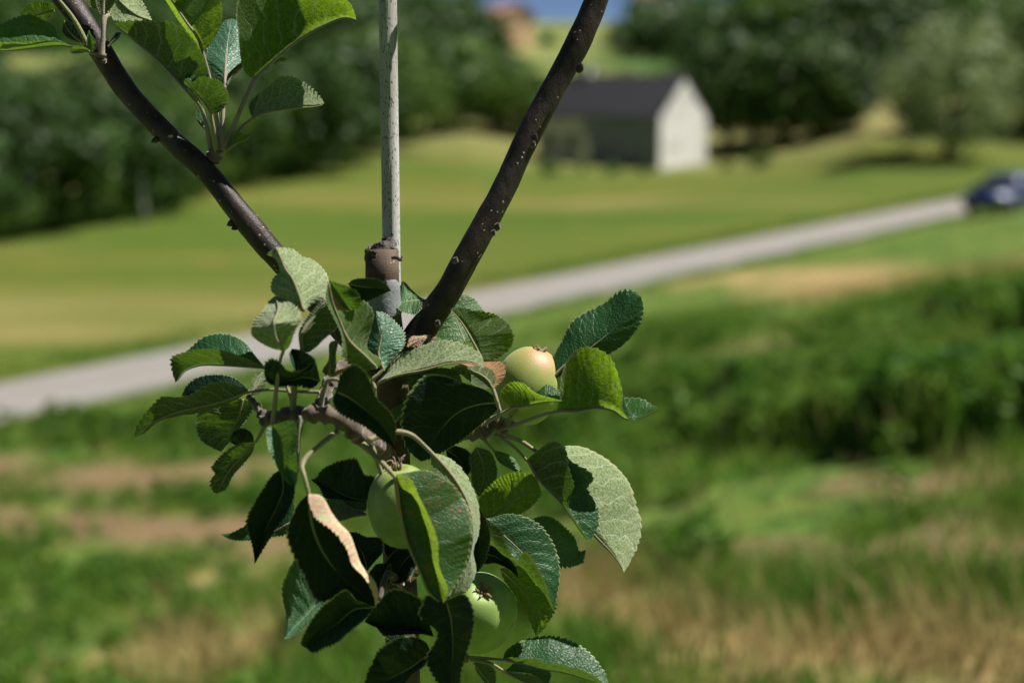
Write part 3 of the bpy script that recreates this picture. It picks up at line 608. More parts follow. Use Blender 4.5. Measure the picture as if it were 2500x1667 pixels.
# branches
bl, PL, rl = rod('branch', 'D', [(60, -110), (110, -55), (172, 25), (238, 128), (292, 212), (385, 312), (480, 402), (546, 484), (602, 552), (668, 628), (770, 740), (895, 870)], [0, 0, 0, .3, .5, .2, 0], [31, 30, 30, 27, 26, 27, 26, 30, 28, 29, 31, 34], M_bark, seg=130, n=22, wob=.07, seed=8)
br, PR, rr_ = rod('branch', 'D', [(1400, -90), (1366, 10), (1322, 110), (1258, 228), (1205, 330), (1160, 428), (1118, 508), (1072, 592), (1030, 668), (985, 735), (925, 830)], [0, 0, 0, .4, .6, .4, 0], [29, 29, 31, 29, 31, 29, 30, 32, 32, 35, 41], M_bark, seg=130, n=22, wob=.055, seed=9)
bl['label'] = 'left branch with sunlit patches'; br['label'] = 'right bare shaded branch'
def bud(par, fr, c, r, dz, mat=M_knob, axis=(0, 0, 1), ln=1.4):
    ctr = w3(src(fr, [c]), [dz])[0]; q = Vector(axis).to_track_quat('Z', 'Y').to_matrix().to_4x4(); m = MB()
    Mx = Matrix.Translation(Vector(ctr - T0)) @ q
    prof = [(r * PXM * math.sin(math.pi * k / 8)**.8 * (1 - .3 * k / 8) + 1e-5, r * PXM * ln * (k / 4 - 1)) for k in range(9)]
    m.lathe(prof, 12, Mx); return m.build('bud', mat, par, 0, True)
for c, r, dz in (((1227, 318), 11, 3.0), ((1224, 332), 8, 3.1), ((1332, 157), 11, .9), ((1142, 521), 10, 1.5), ((1133, 535), 8, 1.7), ((1046, 598), 8, 4.0), ((1005, 742), 8, 3.8)):
    bud(br, 'D', c, r, dz, M_bark if r > 10 else M_knob, (.3, -.5, .8))
for c, r in (((357, 322), 9), ((533, 512), 11), ((541, 522), 9), ((243, 140), 9)):
    bud(bl, 'D', c, r, .6, M_bark, (-.6, -.4, -.3))
# fruiting spurs (knobbly short shoots)
def spur(fr, pts, dz, rad, seed, seg=46):
    p = src(fr, pts); d = np.interp(np.linspace(0, 1, len(p)), np.linspace(0, 1, len(dz)), dz); P = catmull(w3(p, d), seg)
    r = np.interp(np.linspace(0, 1, seg), np.linspace(0, 1, len(rad)), rad) * PXM; s = np.arange(seg)
    r = r * (1 + .22 * np.sin(s * 1.25 + seed) + .10 * np.sin(s * 2.7)); V, Fc = tube_data(P, r, 14, .22, seed); return tmesh('spur', V, Fc, M_knob, apple_tree)
spur('Z14', [(1560, 1330), (1420, 1180), (1270, 1090), (1150, 1000), (1020, 900), (900, 850), (760, 830), (620, 840), (460, 850), (300, 870), (180, 910)], [1, 4, 6.5, 7, 7, 6.5, 6, 5.5], [17, 18, 19, 20, 19, 20, 18, 15], 2, 70)
spur('Z14', [(200, 880), (140, 780), (80, 710), (30, 650)], [5.5, 5, 4.5, 4], [13, 9, 8, 7], 4, 18)
spur('Z14', [(790, 800), (830, 640), (880, 520), (940, 420), (1080, 330)], [6.3, 5, 4, 2.5, 1.5], [15, 15, 17, 20], 5, 24)
spur('Z4', [(250, 1200), (480, 1200), (680, 1190), (840, 1160), (960, 1110), (1010, 1060)], [0, 0, .2, .4, .4], [22, 17, 17, 21, 14], 6, 40)
spur('Z4', [(960, 1110), (1020, 1130), (1040, 1190)], [.4, .4, .3], [15, 13, 9], 7, 14)
spur('Z9', [(470, 1540), (490, 1470), (500, 1420)], [0, .3, .3], [15, 18, 13], 8, 14)
spur('Z10', [(1640, 1000), (1650, 930), (1650, 870)], [1.2, 1.4, 1.5], [14, 13, 11], 9, 12)
spur('Z13', [(1500, 300), (1350, 200), (1250, 480)], [2, 4, 5.5], [12, 9, 6], 10, 18)
spur('Z8', [(350, 1330), (600, 1325), (760, 1325)], [0, .5, .6], [18, 14, 10], 11, 20)

# ------------------------------------------------------------------ leaves, each measured one by one
NL, KH = 104, 8
warn = []
def profile(t): return np.sin(np.pi * np.clip(t, 0, 1))**.65
leaf_no = 0
def leaf(fr, M, A, B, dz=(0, 0), mat='leaf', pet=None, pr=(8, 6), petz=None, teeth=1.0, camber=.10, bend=0.0, pmat=None, label=None, teeth_n=24):
    """M midrib base->tip; A, B = (edge points or (fold points, edge points), 'u' or 'l' side seen, nearness offset cm [or (fold, edge)])"""
    global leaf_no
    leaf_no += 1; lr = np.random.default_rng(leaf_no); t = np.linspace(0, 1, NL)
    m2 = catmull(src(fr, M), NL); dzM = np.interp(t, np.linspace(0, 1, len(dz)), dz) + bend * profile(t); m3 = w3(m2, dzM)
    dM = np.gradient(m2, axis=0); halves = {}
    for nm, (pts, face, off) in (('A', A), ('B', B)):
        lists = list(pts) if isinstance(pts, tuple) else [pts]; offs = list(off) if isinstance(off, tuple) else [off]
        curves = []
        for k, (pl, of) in enumerate(zip(lists, offs)):
            e2 = catmull(src(fr, [M[0]] + list(pl) + [M[-1]]), NL)
            wv = np.interp(t * 5, np.arange(6), lr.normal(0, .12, 6)) * abs(np.linalg.norm(e2 - m2, axis=1)) * PXM * 100
            curves.append((e2, w3(e2, dzM + (of + (wv if k == len(lists) - 1 else 0)) * profile(t))))
        e2 = curves[0][0]; side = np.sum((e2 - m2)[:, 0] * dM[:, 1] - (e2 - m2)[:, 1] * dM[:, 0])
        left = side > 0; key = ('L' if left else 'R') if face == 'u' else ('R' if left else 'L')
        if key in halves: warn.append((leaf_no, fr, M[0]))
        halves[key] = [c[1] for c in curves]
    if len(halves) < 2:
        k = 'L' if 'R' in halves else 'R'; halves[k] = [m3 + (m3 - halves['R' if k == 'L' else 'L'][0]) * .02]
    T = np.gradient(m3, axis=0); span = halves['L'][-1] - halves['R'][-1]; NU = np.cross(T, span); NU /= np.maximum(np.linalg.norm(NU, axis=1)[:, None], 1e-9)
    grid = np.zeros((NL, 2 * KH + 1, 3)); grid[:, KH] = m3
    tooth = (t * teeth_n + np.interp(t * 11, np.arange(12), lr.normal(0, .35, 12)) + lr.uniform(0, 1)) % 1.0; amp = teeth * .0015 * np.clip(np.minimum(t, 1 - t) * 9, 0, 1)
    for key, sg in (('L', 1), ('R', -1)):
        cs = halves[key]; E = cs[-1].copy(); C = cs[0] if len(cs) == 2 else None
        outd = E - (C if C is not None else m3); ln = np.linalg.norm(outd, axis=1)[:, None]
        tang = T / np.maximum(np.linalg.norm(T, axis=1)[:, None], 1e-9)
        irr = 1 + .5 * np.interp(t * 13, np.arange(14), lr.uniform(-1, 1, 14))
        E += outd / np.maximum(ln, 1e-6) * ((tooth - .45) * amp * irr)[:, None] * np.minimum(1, ln / .004) + tang * ((tooth - .5) * amp * .5)[:, None]
        ctrl = (2 * C - .5 * (m3 + E)) if C is not None else (.5 * (m3 + E) + NU * (camber * np.linalg.norm(E - m3, axis=1))[:, None])
        jit = np.interp(t * 9, np.arange(10), lr.normal(0, .22, 10)); sgn = lr.uniform(0, .5)
        for j in range(1, KH + 1):
            v = j / KH; pnt = (1 - v)**2 * m3 + 2 * v * (1 - v) * ctrl + v * v * E
            ph = min(1, np.linalg.norm(E - m3, axis=1).mean() / .010)**2 * np.sin((t * 8 - v * 1.9 + jit + sgn) * 2 * np.pi); pnt = pnt + NU * (ph * .00026 * (1 + jit * 2) * math.sin(math.pi * min(v * 1.1, 1)) * np.clip(np.minimum(t, 1 - t) * 6, 0, 1))[:, None]
            grid[:, KH + sg * j] = pnt
    V = grid.reshape(-1, 3); w_ = 2 * KH + 1
    idx = np.arange(NL - 1)[:, None] * w_ + np.arange(w_ - 1)[None]
    Fc = np.stack([idx, idx + w_, idx + w_ + 1, idx + 1], -1).reshape(-1, 4)
    me = big_mesh('leaf', V - T0, Fc, 4, ML[mat], True)
    uvl = me.uv_layers.new(name='UVMap'); li = np.zeros(len(me.loops), np.int32); me.loops.foreach_get('vertex_index', li)
    uvl.data.foreach_set('uv', np.stack([t[li // w_], (li % w_) / (w_ - 1)], 1).astype(np.float32).ravel())
    o = obj('leaf', me, apple_tree)
    if label: o['label'] = label
    # stalk running on as the midrib under the blade
    rb = pr[1] * PXM * .5; rib = m3 - NU * rb * .55; rib_r = rb * (1 - .85 * t) + .0001
    if pet:
        pf, pp = pet; p2 = src(pf, pp); pz = np.interp(np.linspace(0, 1, len(p2)), np.linspace(0, 1, len(petz) if petz else 2), petz if petz else (dz[0], dz[0]))
        st = catmull(np.concatenate([w3(p2, pz), [rib[2]]]), 26); Pt = np.concatenate([st, rib[4::4]]); rt = np.concatenate([np.linspace(pr[0] * PXM * .72, rb, 26), rib_r[4::4]])
    else: Pt, rt = rib[1::4], rib_r[1::4]
    Vp, Fp = tube_data(Pt, rt, 8, .1, leaf_no); tmesh('petiole' if pet else 'midrib', Vp, Fp, pmat or M_pet, o)
    return o

# --- top spur
leaf('Z9', [(850, 760), (1030, 595), (1190, 455), (1380, 320), (1580, 215), (1740, 165), (1842, 190)],
     ([(780, 700), (735, 560), (715, 330), (690, 130), (720, -40), (850, -230), (1150, -330), (1520, -220), (1740, -20), (1820, 110)], 'l', 1.4),
     ([(860, 600), (930, 400), (1100, 200), (1400, 0), (1700, 10), (1800, 80)], 'u', -2.2), (.5, .8), 'glow', ('Z9', [(555, 1440), (640, 1270), (770, 960)]), (10, 9), (.4, .6), pmat=M_petg)
leaf('Z9', [(378, 490), (330, 360), (240, 240), (150, 110), (60, -20), (-60, -160)],
     ([(470, 400), (545, 230), (562, 110), (540, -10), (420, -190), (180, -280)], 'l', .6), ([(310, 450), (220, 310), (120, 170), (20, 10), (-80, -120)], 'l', -1.5), (.8, 1.2), 'glow', ('Z9', [(520, 1440), (505, 1100), (435, 740)]), (9, 8), (.4, .6), pmat=M_petg)
leaf('Z1', [(1262, 650), (1150, 530), (1010, 385), (870, 265), (730, 150)],
     ([(1330, 560), (1320, 420), (1200, 215), (1090, 142), (960, 140), (850, 132)], 'l', 1.0), ([(1250, 560), (1150, 400), (980, 250), (830, 170)], 'u', -1.8), (.8, .6), 'leaf', ('Z9', [(450, 1430), (410, 1220), (345, 1010)]), (9, 8), (.4, .7), pmat=M_petg)
leaf('Z9', [(584, 800), (590, 640), (615, 420), (650, 180)], ([(500, 720), (400, 560), (430, 440), (520, 300), (580, 205)], 'u', -.4), ([(700, 640), (765, 560), (755, 320), (705, 205)], 'u', -.6), (-1, -4.5), 'sheen', ('Z9', [(570, 1430), (565, 1200), (570, 1000)]), (8, 8), (.2, -.6), pmat=M_petg)
leaf('Z9', [(462, 1090), (400, 990), (310, 890), (240, 800), (205, 750)], ([(540, 1070), (606, 980), (612, 890), (545, 790), (440, 745), (350, 735), (270, 790)], 'l', .5), ([(390, 1050), (310, 940), (230, 850), (195, 790)], 'l', -.5), (1.6, 2.2), 'leaf', ('Z9', [(495, 1450), (485, 1300)]), (9, 8), (.6, 1.2))
leaf('Z9', [(285, 850), (265, 780), (235, 705)], ([(240, 850), (185, 790), (190, 750)], 'u', 0), ([(310, 810), (295, 740), (270, 708)], 'u', 0), (1.9, 1.2), 'young', teeth=.6, teeth_n=10)
leaf('Z9', [(848, 1130), (960, 1075), (1120, 1045), (1300, 1025), (1440, 1015), (1536, 992)], ([(870, 1040), (920, 900), (1000, 820), (1100, 738), (1200, 730), (1330, 785), (1420, 850), (1500, 930)], 'l', -.8),
     ([(830, 1090), (812, 1020), (840, 960), (900, 905), (1050, 850), (1250, 810), (1430, 890)], 'u', -2.2), (.3, .2), 'pale', ('Z9', [(560, 1460), (690, 1290), (780, 1190)]), (8, 8), (.3, .3), camber=-.1)
leaf('Z9', [(600, 1430), (690, 1370), (770, 1340), (836, 1290)], ([(665, 1300), (710, 1255), (770, 1290), (815, 1280)], 'l', .4), ([(700, 1385), (790, 1350)], 'l', -.2), (.5, .6), 'glow', teeth=.5, teeth_n=10)
leaf('Z9', [(400, 1240), (350, 1170), (322, 1110), (325, 1050)], ([(345, 1200), (300, 1110), (310, 1060)], 'u', 0), ([(375, 1160), (355, 1090), (340, 1055)], 'u', 0), (-.6, -.8), 'young', teeth=.5, teeth_n=9)
leaf('Z9', [(592, 815), (640, 730), (710, 650), (780, 595)], ([(610, 720), (690, 635), (760, 592)], 'l', .4), ([(655, 760), (740, 670)], 'l', 0), (-.5, -.9), 'dark', teeth=.4)
leaf('Z9', [(1060, 610), (1120, 570), (1180, 568)], ([(1100, 560), (1150, 545)], 'l', .2), ([(1110, 590), (1160, 590)], 'l', 0), (-1.2, -1.2), 'pale', teeth=.3, teeth_n=8)
bud(apple_tree, 'Z9', (552, 1300), 11, .6, M_petg, (0, 0, 1), 2.6)
# --- top-left spur
leaf('Z10', [(1220, 765), (1000, 745), (700, 762), (400, 800), (50, 830), (-300, 830)], ([(1010, 655), (885, 440), (780, 365), (640, 300), (520, 240), (400, 248), (200, 310), (50, 380), (-120, 500)], 'u', -2.0),
     ([(950, 685), (700, 668), (450, 690), (150, 695), (-120, 720)], 'l', .8), (1.2, 1.0), 'young', ('Z10', [(1640, 920), (1450, 850)]), (6, 5), (1.3, 1.2))
leaf('Z10', [(900, 170), (700, 225), (500, 262), (325, 285)], ([(860, 70), (740, 42), (600, 32), (440, 95), (345, 200)], 'l', .6), ([(860, 230), (780, 330), (720, 345), (580, 310), (420, 295)], 'l', -.4), (-1.5, -1.5), 'leaf')
leaf('D', [(240, -50), (276, 5), (312, 35), (352, 52)], ([(236, -10), (258, 42), (300, 50)], 'l', .6), ([(290, -60), (325, 0), (346, 40)], 'l', -1.4), (-.5, .2), 'pale')
leaf('D', [(196, -60), (215, -15), (228, 24)], ([(222, -50), (236, -10)], 'l', .2), ([(190, -30), (200, 10)], 'l', 0), (-2, -1.5), 'glow')
leaf('D', [(248, 36), (238, -5), (240, -60)], ([(232, 32), (221, 5), (222, -30)], 'l', .3), ([(256, 10), (262, -30)], 'l', 0), (.8, 1.0), 'dark', ('Z10', [(1680, 900), (1690, 600), (1730, 300)]), (9, 8), (1.5, 1.2))
leaf('Z10', [(1690, 260), (1700, 60), (1760, -300)], ([(1650, 100), (1640, -150)], 'l', 0), ([(1850, 100), (1960, -150)], 'l', 0), (1.5, 1.8), 'leaf', ('Z10', [(1660, 920), (1690, 560)]), (10, 9), (1.6, 1.6), pmat=M_petg)
leaf('Z10', [(940, -20), (830, -160), (700, -420)], ([(840, -20), (650, -250)], 'l', .3), ([(980, -150), (900, -380)], 'l', 0), (1.6, 1.4), 'leaf', ('Z10', [(1430, 720), (1200, 300)]), (9, 8), (1.6, 1.8))
leaf('Z10', [(1400, 720), (1220, 600), (1090, 440), (1062, 335)], ([(1390, 620), (1260, 440), (1150, 360)], 'l', .3), ([(1240, 680), (1060, 585), (1020, 520), (1040, 400)], 'l', 0), (1.0, .8), 'dark', teeth=.5)
leaf('Z10', [(1500, 850), (1490, 650), (1456, 500)], ([(1425, 780), (1430, 600)], 'u', .1), ([(1575, 800), (1550, 640), (1480, 540)], 'u', .1), (2.0, 2.2), 'young', teeth=.3)
leaf('Z10', [(1480, 840), (1320, 820), (1150, 860)], ([(1400, 770), (1250, 755), (1170, 790)], 'l', .3), ([(1350, 870), (1220, 885)], 'l', 0), (1.8, 1.9), 'young', teeth=.3)
leaf('Z10', [(1770, 770), (1870, 650), (1992, 545)], ([(1800, 690), (1870, 580), (1940, 520)], 'u', .1), ([(1880, 700), (1970, 620)], 'u', .1), (1.4, 1.2), 'dark', teeth=.3, teeth_n=8)
# --- upper middle cluster, nearest to the camera
leaf('Z2', [(650, 935), (600, 760), (520, 560), (440, 450), (390, 330), (335, 205)], ([(730, 860), (885, 770), (930, 560), (860, 430), (740, 335), (640, 310), (560, 240), (440, 205)], 'l', -3.2),
     ([(580, 900), (420, 790), (288, 690), (300, 560), (380, 470), (330, 330), (245, 280)], 'l', -1.0), (8, 6.4), 'pale', None, (8, 8), camber=-.12)
leaf('Z2', [(430, 1370), (340, 1220), (318, 1060), (370, 900), (335, 745)], ([(330, 1350), (150, 1265), (64, 1180), (85, 1030), (190, 920), (275, 790)], 'l', -.8), ([(475, 1340), (560, 1130), (625, 990), (585, 890), (460, 800)], 'l', -.6), (8.2, 9.2, 9.6, 8.6, 6), 'pale',
     ('Z14', [(280, 950), (310, 720), (335, 480), (370, 260)]), (8, 8), (6.5, 8))
leaf('Z2', [(650, 1390), (640, 1190), (760, 1010), (880, 850), (960, 760)], ([(720, 1380), (870, 1250), (1060, 1040), (1010, 860)], 'l', .8), ([(605, 1300), (600, 1150), (690, 990), (830, 830)], 'l', -.6), (7, 6), 'leaf', ('Z14', [(500, 790), (515, 560), (540, 330), (565, 200)]), (11, 10), (6.3, 7))
leaf('Z2', [(1480, 1570), (1330, 1420), (1150, 1240), (1040, 1000), (960, 790), (925, 575)], ([(1300, 1570), (1105, 1460), (1080, 1200), (985, 980), (905, 800)], 'l', .4),
     ([(1530, 1490), (1370, 1340), (1410, 1120), (1440, 940), (1330, 805), (1240, 905), (1130, 920), (1000, 900), (935, 720)], 'l', -1.2), (6, 7.5), 'glow', ('Z14', [(880, 870), (800, 740), (840, 560), (960, 400)]), (9, 8), (6.5, 6))
leaf('Z2', [(1180, 920), (1080, 780), (940, 570)], ([(1290, 880), (1270, 720), (1140, 640), (1030, 605)], 'u', .3), ([(1060, 900), (970, 800), (920, 640)], 'u', .3), (6, 6.5), 'brown', camber=.1)
leaf('Z2', [(1150, 610), (1280, 640), (1460, 660), (1640, 692)], ([(1200, 570), (1340, 548), (1500, 570), (1600, 640)], 'u', .9), ([(1230, 740), (1330, 820), (1440, 780), (1560, 720)], 'u', -.2), (5.5, 4.5), 'dark')
leaf('Z2', [(1560, 1585), (1495, 1400), (1525, 1210), (1490, 1050), (1465, 920)], ([(1480, 1540), (1340, 1355), (1390, 1120), (1430, 960)], 'u', -.4), ([(1640, 1480), (1785, 1300), (1780, 1160), (1640, 1000), (1550, 935)], 'u', -.8), (4, 3), 'sheen',
     ('Z14', [(1370, 560), (1350, 470), (1400, 420)]), (7, 7), (4, 4))
leaf('Z2', [(2030, 795), (1900, 800), (1760, 820), (1578, 846)], ([(1960, 760), (1870, 680), (1772, 588), (1728, 660), (1680, 730), (1620, 800)], 'u', -1.2), ([(1990, 880), (1890, 966), (1780, 935), (1660, 862)], 'u', .9), (0, .8), 'young')
# --- right of the trunk
leaf('Z4', [(870, 612), (800, 480), (715, 335), (625, 224)], ([(980, 616), (1086, 530), (1112, 420), (1050, 320), (940, 265), (830, 250), (710, 226)], 'l', -.3), ([(880, 540), (850, 430), (740, 280)], 'u', -1.8), (1.5, 1.2), 'glow', ('Z4', [(1000, 1010), (950, 840), (890, 720)]), (8, 7), (1.0, 1.5))
leaf('Z4', [(740, 490), (690, 360), (665, 230), (700, 108)], ([(600, 480), (500, 430), (590, 290), (650, 170)], 'u', .6), ([(800, 480), (875, 400), (880, 250), (800, 150)], 'u', -.8), (-1.2, -2.5), 'young')
leaf('Z4', [(55, 800), (200, 740), (420, 695), (620, 645), (780, 640), (880, 682)], ([(130, 720), (280, 580), (420, 510), (600, 470), (740, 508), (855, 580)], 'l', -1.0), ([(110, 750), (200, 620), (300, 545), (500, 525), (700, 545), (850, 640)], 'u', -2.4), (3.4, 3.2), 'pale', ('Z4', [(30, 900), (45, 840)]), (7, 7), (3.5, 3.4), camber=-.1)
leaf('Z4', [(180, 745), (400, 730), (560, 760), (720, 810)], ([(300, 720), (500, 680), (690, 720)], 'l', -.5), ([(300, 760), (480, 770), (640, 820)], 'l', .3), (2.6, 2.6), 'leaf')
leaf('Z4', [(290, 525), (400, 470), (522, 450)], ([(310, 460), (400, 420), (480, 430)], 'u', -.4), ([(360, 530), (470, 520)], 'u', 0), (1.5, 1.2), 'dry', teeth=.5, teeth_n=12)
leaf('Z4', [(945, 842), (905, 775), (830, 725), (710, 705), (598, 712)], ([(1005, 800), (1048, 725), (1030, 650), (900, 618), (760, 640), (640, 680)], 'l', -1.0), ([(850, 830), (760, 775), (690, 725), (625, 716)], 'l', .4), (2.2, 2.4), 'brown', ('Z4', [(1000, 1010), (975, 930)]), (7, 6), (1.0, 1.8))
leaf('Z4', [(992, 950), (860, 960), (700, 1015), (560, 1145), (470, 1285), (400, 1400)], ([(985, 1000), (900, 1085), (820, 1155), (700, 1250), (560, 1332), (480, 1375)], 'u', -.8),
     ([(950, 890), (880, 845), (740, 800), (560, 735), (440, 738), (340, 830), (270, 960), (248, 1150), (290, 1300)], 'u', 1.2), (1.6, 2.2), 'dark', ('Z4', [(960, 1090), (1000, 1030)]), (7, 6), (.6, 1.4))
leaf('Z4', [(1088, 985), (1200, 972), (1350, 940), (1485, 936)], ([(1030, 930), (1014, 860), (1080, 797), (1180, 800), (1270, 870)], 'l', .5), ([(1100, 890), (1160, 850), (1260, 845), (1360, 803), (1455, 860)], 'u', -1.2), (1.4, 1.0), 'glow', ('Z4', [(870, 1130), (980, 1050)]), (7, 6), (.6, 1.3))
leaf('Z4', [(1372, 800), (1500, 665), (1690, 535), (1850, 405), (1980, 270), (2085, 140)], ([(1395, 640), (1470, 490), (1560, 320), (1630, 270), (1790, 190), (1950, 90), (2040, 100)], 'u', -1.0),
     ([(1455, 755), (1570, 680), (1700, 615), (1840, 578), (1980, 480), (2080, 345), (2104, 220)], 'u', -.5), (-.2, -.8), 'leaf', ('Z4', [(1030, 1120), (1120, 1020), (1260, 900)]), (7, 7), (.4, -.2))
leaf('Z4', [(1442, 1008), (1600, 1008), (1750, 985), (1880, 1010), (1970, 1070), (2100, 1055), (2218, 994)], ([(1462, 930), (1478, 740), (1540, 600), (1625, 528), (1740, 532), (1845, 595), (1905, 720), (1942, 880), (1945, 1010), (2000, 1080)], 'l', .7),
     ([(1500, 900), (1560, 760), (1700, 700), (1850, 800), (1940, 905), (2080, 915), (2170, 965)], 'u', -1.6), (.8, .6), 'glow', ('Z4', [(980, 1170), (1150, 1110), (1310, 1050)]), (8, 8), (.5, .8), pmat=M_petg)
leaf('Z6', [(1128, 318), (1250, 520), (1470, 752), (1570, 900), (1650, 1020), (1726, 1102)], ([(1190, 260), (1390, 136), (1490, 205), (1510, 330), (1550, 480), (1575, 570), (1500, 720), (1580, 890)], 'l', .5),
     ([(1300, 320), (1490, 320), (1620, 375), (1770, 490), (1705, 590), (1815, 790), (1805, 960)], 'u', -.9), (.4, 1.0), 'leaf', ('Z6', [(820, 80), (1000, 200)]), (7, 6), (.4, .4))
leaf('Z6', [(1215, 245), (1440, 500), (1740, 1010), (1940, 1230), (2052, 1402)], ([(1380, 210), (1500, 190), (1650, 198), (1830, 280), (1990, 400), (2110, 560), (2165, 740), (2215, 920), (2195, 1110), (2125, 1270)], 'l', -3.0),
     ([(1280, 480), (1520, 800), (1780, 1080), (1960, 1260)], 'l', -.6), (-.2, -.2), 'pale', ('Z6', [(880, 80), (1040, 130)]), (10, 9), (.3, -.2), camber=-.12)
leaf('Z6', [(800, 225), (915, 345), (1000, 400), (1072, 442)], ([(880, 248), (965, 282), (1035, 365)], 'u', -.3), ([(850, 335), (945, 400), (1035, 442)], 'u', .3), (.2, .3), 'young', ('Z6', [(680, 100), (740, 160)]), (7, 5), (.2, .2))
leaf('Z6', [(690, 880), (850, 830), (1000, 710), (1120, 620), (1240, 560)], ([(640, 760), (790, 545), (950, 448), (1100, 438), (1215, 500)], 'l', .7), ([(850, 868), (1050, 842), (1180, 760), (1258, 640)], 'l', -.3), (.6, .4), 'glow')
leaf('Z6', [(640, 200), (700, 340), (715, 500), (655, 670)], ([(575, 290), (590, 430), (600, 560)], 'l', .2), ([(765, 240), (835, 400), (820, 550), (720, 670)], 'l', .2), (-.6, -.4), 'leaf')
# --- front leaves over the middle apple
leaf('Z11', [(252, 292), (288, 600), (350, 880), (465, 1150), (560, 1370), (680, 1462)], ([(400, 262), (530, 252), (655, 300), (775, 385), (870, 520), (930, 650), (942, 880), (890, 1110), (800, 1290)], 'u', -1.5),
     (([(275, 430), (380, 500), (470, 680), (530, 900), (560, 1060), (640, 1290)], [(380, 328), (455, 480), (560, 700), (630, 900), (642, 1120), (722, 1365)]), 'l', (-.6, 1.5)), (7.6, 8.4), 'spot',
     ('Z14', [(1240, 1150), (1360, 1260), (1500, 1400)]), (12, 10), (7, 7.5))
leaf('Z11', [(560, 92), (690, 225), (815, 395), (915, 620), (940, 850), (915, 1030), (830, 1240), (738, 1424)], ([(680, 118), (800, 188), (885, 290), (952, 420), (995, 540), (1014, 700), (1000, 850), (955, 975), (978, 1180), (870, 1372)], 'l', -1.5),
     ([(575, 200), (640, 290), (720, 380), (760, 520), (800, 800), (780, 1100)], 'l', .3), (5.2, 5.4), 'pale', ('Z14', [(1300, 1110), (1420, 1060), (1600, 1015), (1760, 1050), (1860, 1130)]), (10, 9), (6.8, 6, 5.4), camber=-.1)
leaf('Z11', [(985, 560), (1010, 800), (1005, 1000), (972, 1205)], ([(1010, 600), (1070, 700), (1112, 860), (1090, 985), (1040, 1120)], 'u', .5), ([(930, 700), (910, 900), (930, 1120)], 'u', .5), (3.4, 2.6), 'dark')
leaf('Z11', [(1072, 690), (1240, 850), (1400, 1000), (1530, 1150), (1625, 1330), (1682, 1534)], ([(1110, 690), (1250, 650), (1400, 668), (1560, 750), (1665, 880), (1735, 1080), (1742, 1220), (1715, 1400)], 'u', -.8),
     (([(1080, 800), (1110, 880), (1190, 990), (1310, 1065), (1390, 1130), (1510, 1270), (1610, 1390)], [(1150, 745), (1215, 800), (1260, 930), (1350, 1060), (1430, 990), (1520, 1100), (1600, 1250), (1655, 1420)]), 'u', (.6, 1.3)), (2.0, 2.4), 'leaf')
leaf('Z8', [(1060, 470), (1200, 600), (1340, 760), (1420, 950), (1405, 1118)], ([(1250, 450), (1450, 620), (1600, 800), (1560, 930), (1465, 1065)], 'l', .6), ([(1090, 560), (1195, 715), (1305, 860), (1345, 970)], 'l', .3), (.4, .6), 'glow')
leaf('Z6', [(1130, 930), (1300, 1060), (1450, 1200), (1580, 1265), (1688, 1180)], ([(1170, 890), (1330, 862), (1480, 958), (1585, 1080), (1630, 1195)], 'u', -.8), ([(1190, 1100), (1340, 1260), (1440, 1350), (1560, 1342), (1655, 1305)], 'u', .3), (-.2, -.6), 'sheen')
leaf('Z11', [(1040, 1010), (1150, 1035), (1270, 1115), (1370, 1242)], ([(1090, 930), (1230, 1015), (1335, 1120)], 'u', .7), ([(1030, 1100), (1160, 1100), (1290, 1160)], 'u', .2), (1.6, 2.0), 'dark')
# --- big dark leaf above the left spur, and its neighbours
leaf('Z14', [(955, 590), (1080, 645), (1250, 765), (1410, 915), (1520, 1060), (1578, 1172)], ([(1030, 380), (1150, 296), (1255, 360), (1325, 480), (1390, 650), (1545, 825), (1598, 960), (1595, 1080)], 'u', 1.5),
     ([(922, 680), (975, 805), (1130, 895), (1300, 990), (1430, 1090), (1530, 1160)], 'u', .3), (8, 7), 'dark', ('Z14', [(790, 790), (830, 600), (880, 470), (1000, 480)]), (8, 8), (6.3, 7.4))
leaf('Z14', [(1565, 925), (1640, 850), (1705, 760), (1752, 635)], ([(1540, 800), (1640, 728), (1720, 660)], 'u', -.5), ([(1625, 915), (1745, 795), (1768, 690)], 'u', .1), (3, 2.8), 'young', teeth=.5)
leaf('Z14', [(885, 425), (900, 250), (935, 50)], ([(815, 385), (878, 255), (900, 65)], 'l', .3), ([(945, 390), (960, 200), (972, 52)], 'l', .3), (6.2, 6.6), 'leaf', teeth=.6)
leaf('Z14', [(790, 480), (640, 440), (480, 470), (330, 500), (198, 395)], ([(770, 370), (735, 280), (600, 360), (450, 370), (350, 268), (260, 248), (205, 300)], 'u', .9), ([(720, 560), (600, 540), (480, 532), (330, 535), (225, 485)], 'u', .2), (7, 7.4), 'dark', camber=.12)
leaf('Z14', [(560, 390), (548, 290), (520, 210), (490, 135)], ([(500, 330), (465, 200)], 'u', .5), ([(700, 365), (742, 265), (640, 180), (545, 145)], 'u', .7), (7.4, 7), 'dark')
leaf('Z3', [(1290, 435), (1110, 424), (900, 412), (700, 415), (560, 470), (480, 578)], ([(1200, 392), (1050, 322), (850, 272), (700, 270), (540, 300), (438, 345), (442, 440)], 'l', 1.3), ([(1265, 400), (1200, 320), (1130, 220), (1020, 150), (880, 124), (750, 150), (640, 230), (540, 340)], 'u', -1.6), (4.5, 3.8), 'leaf', ('Z3', [(1560, 830), (1500, 620), (1400, 480)]), (7, 6), (6, 5))
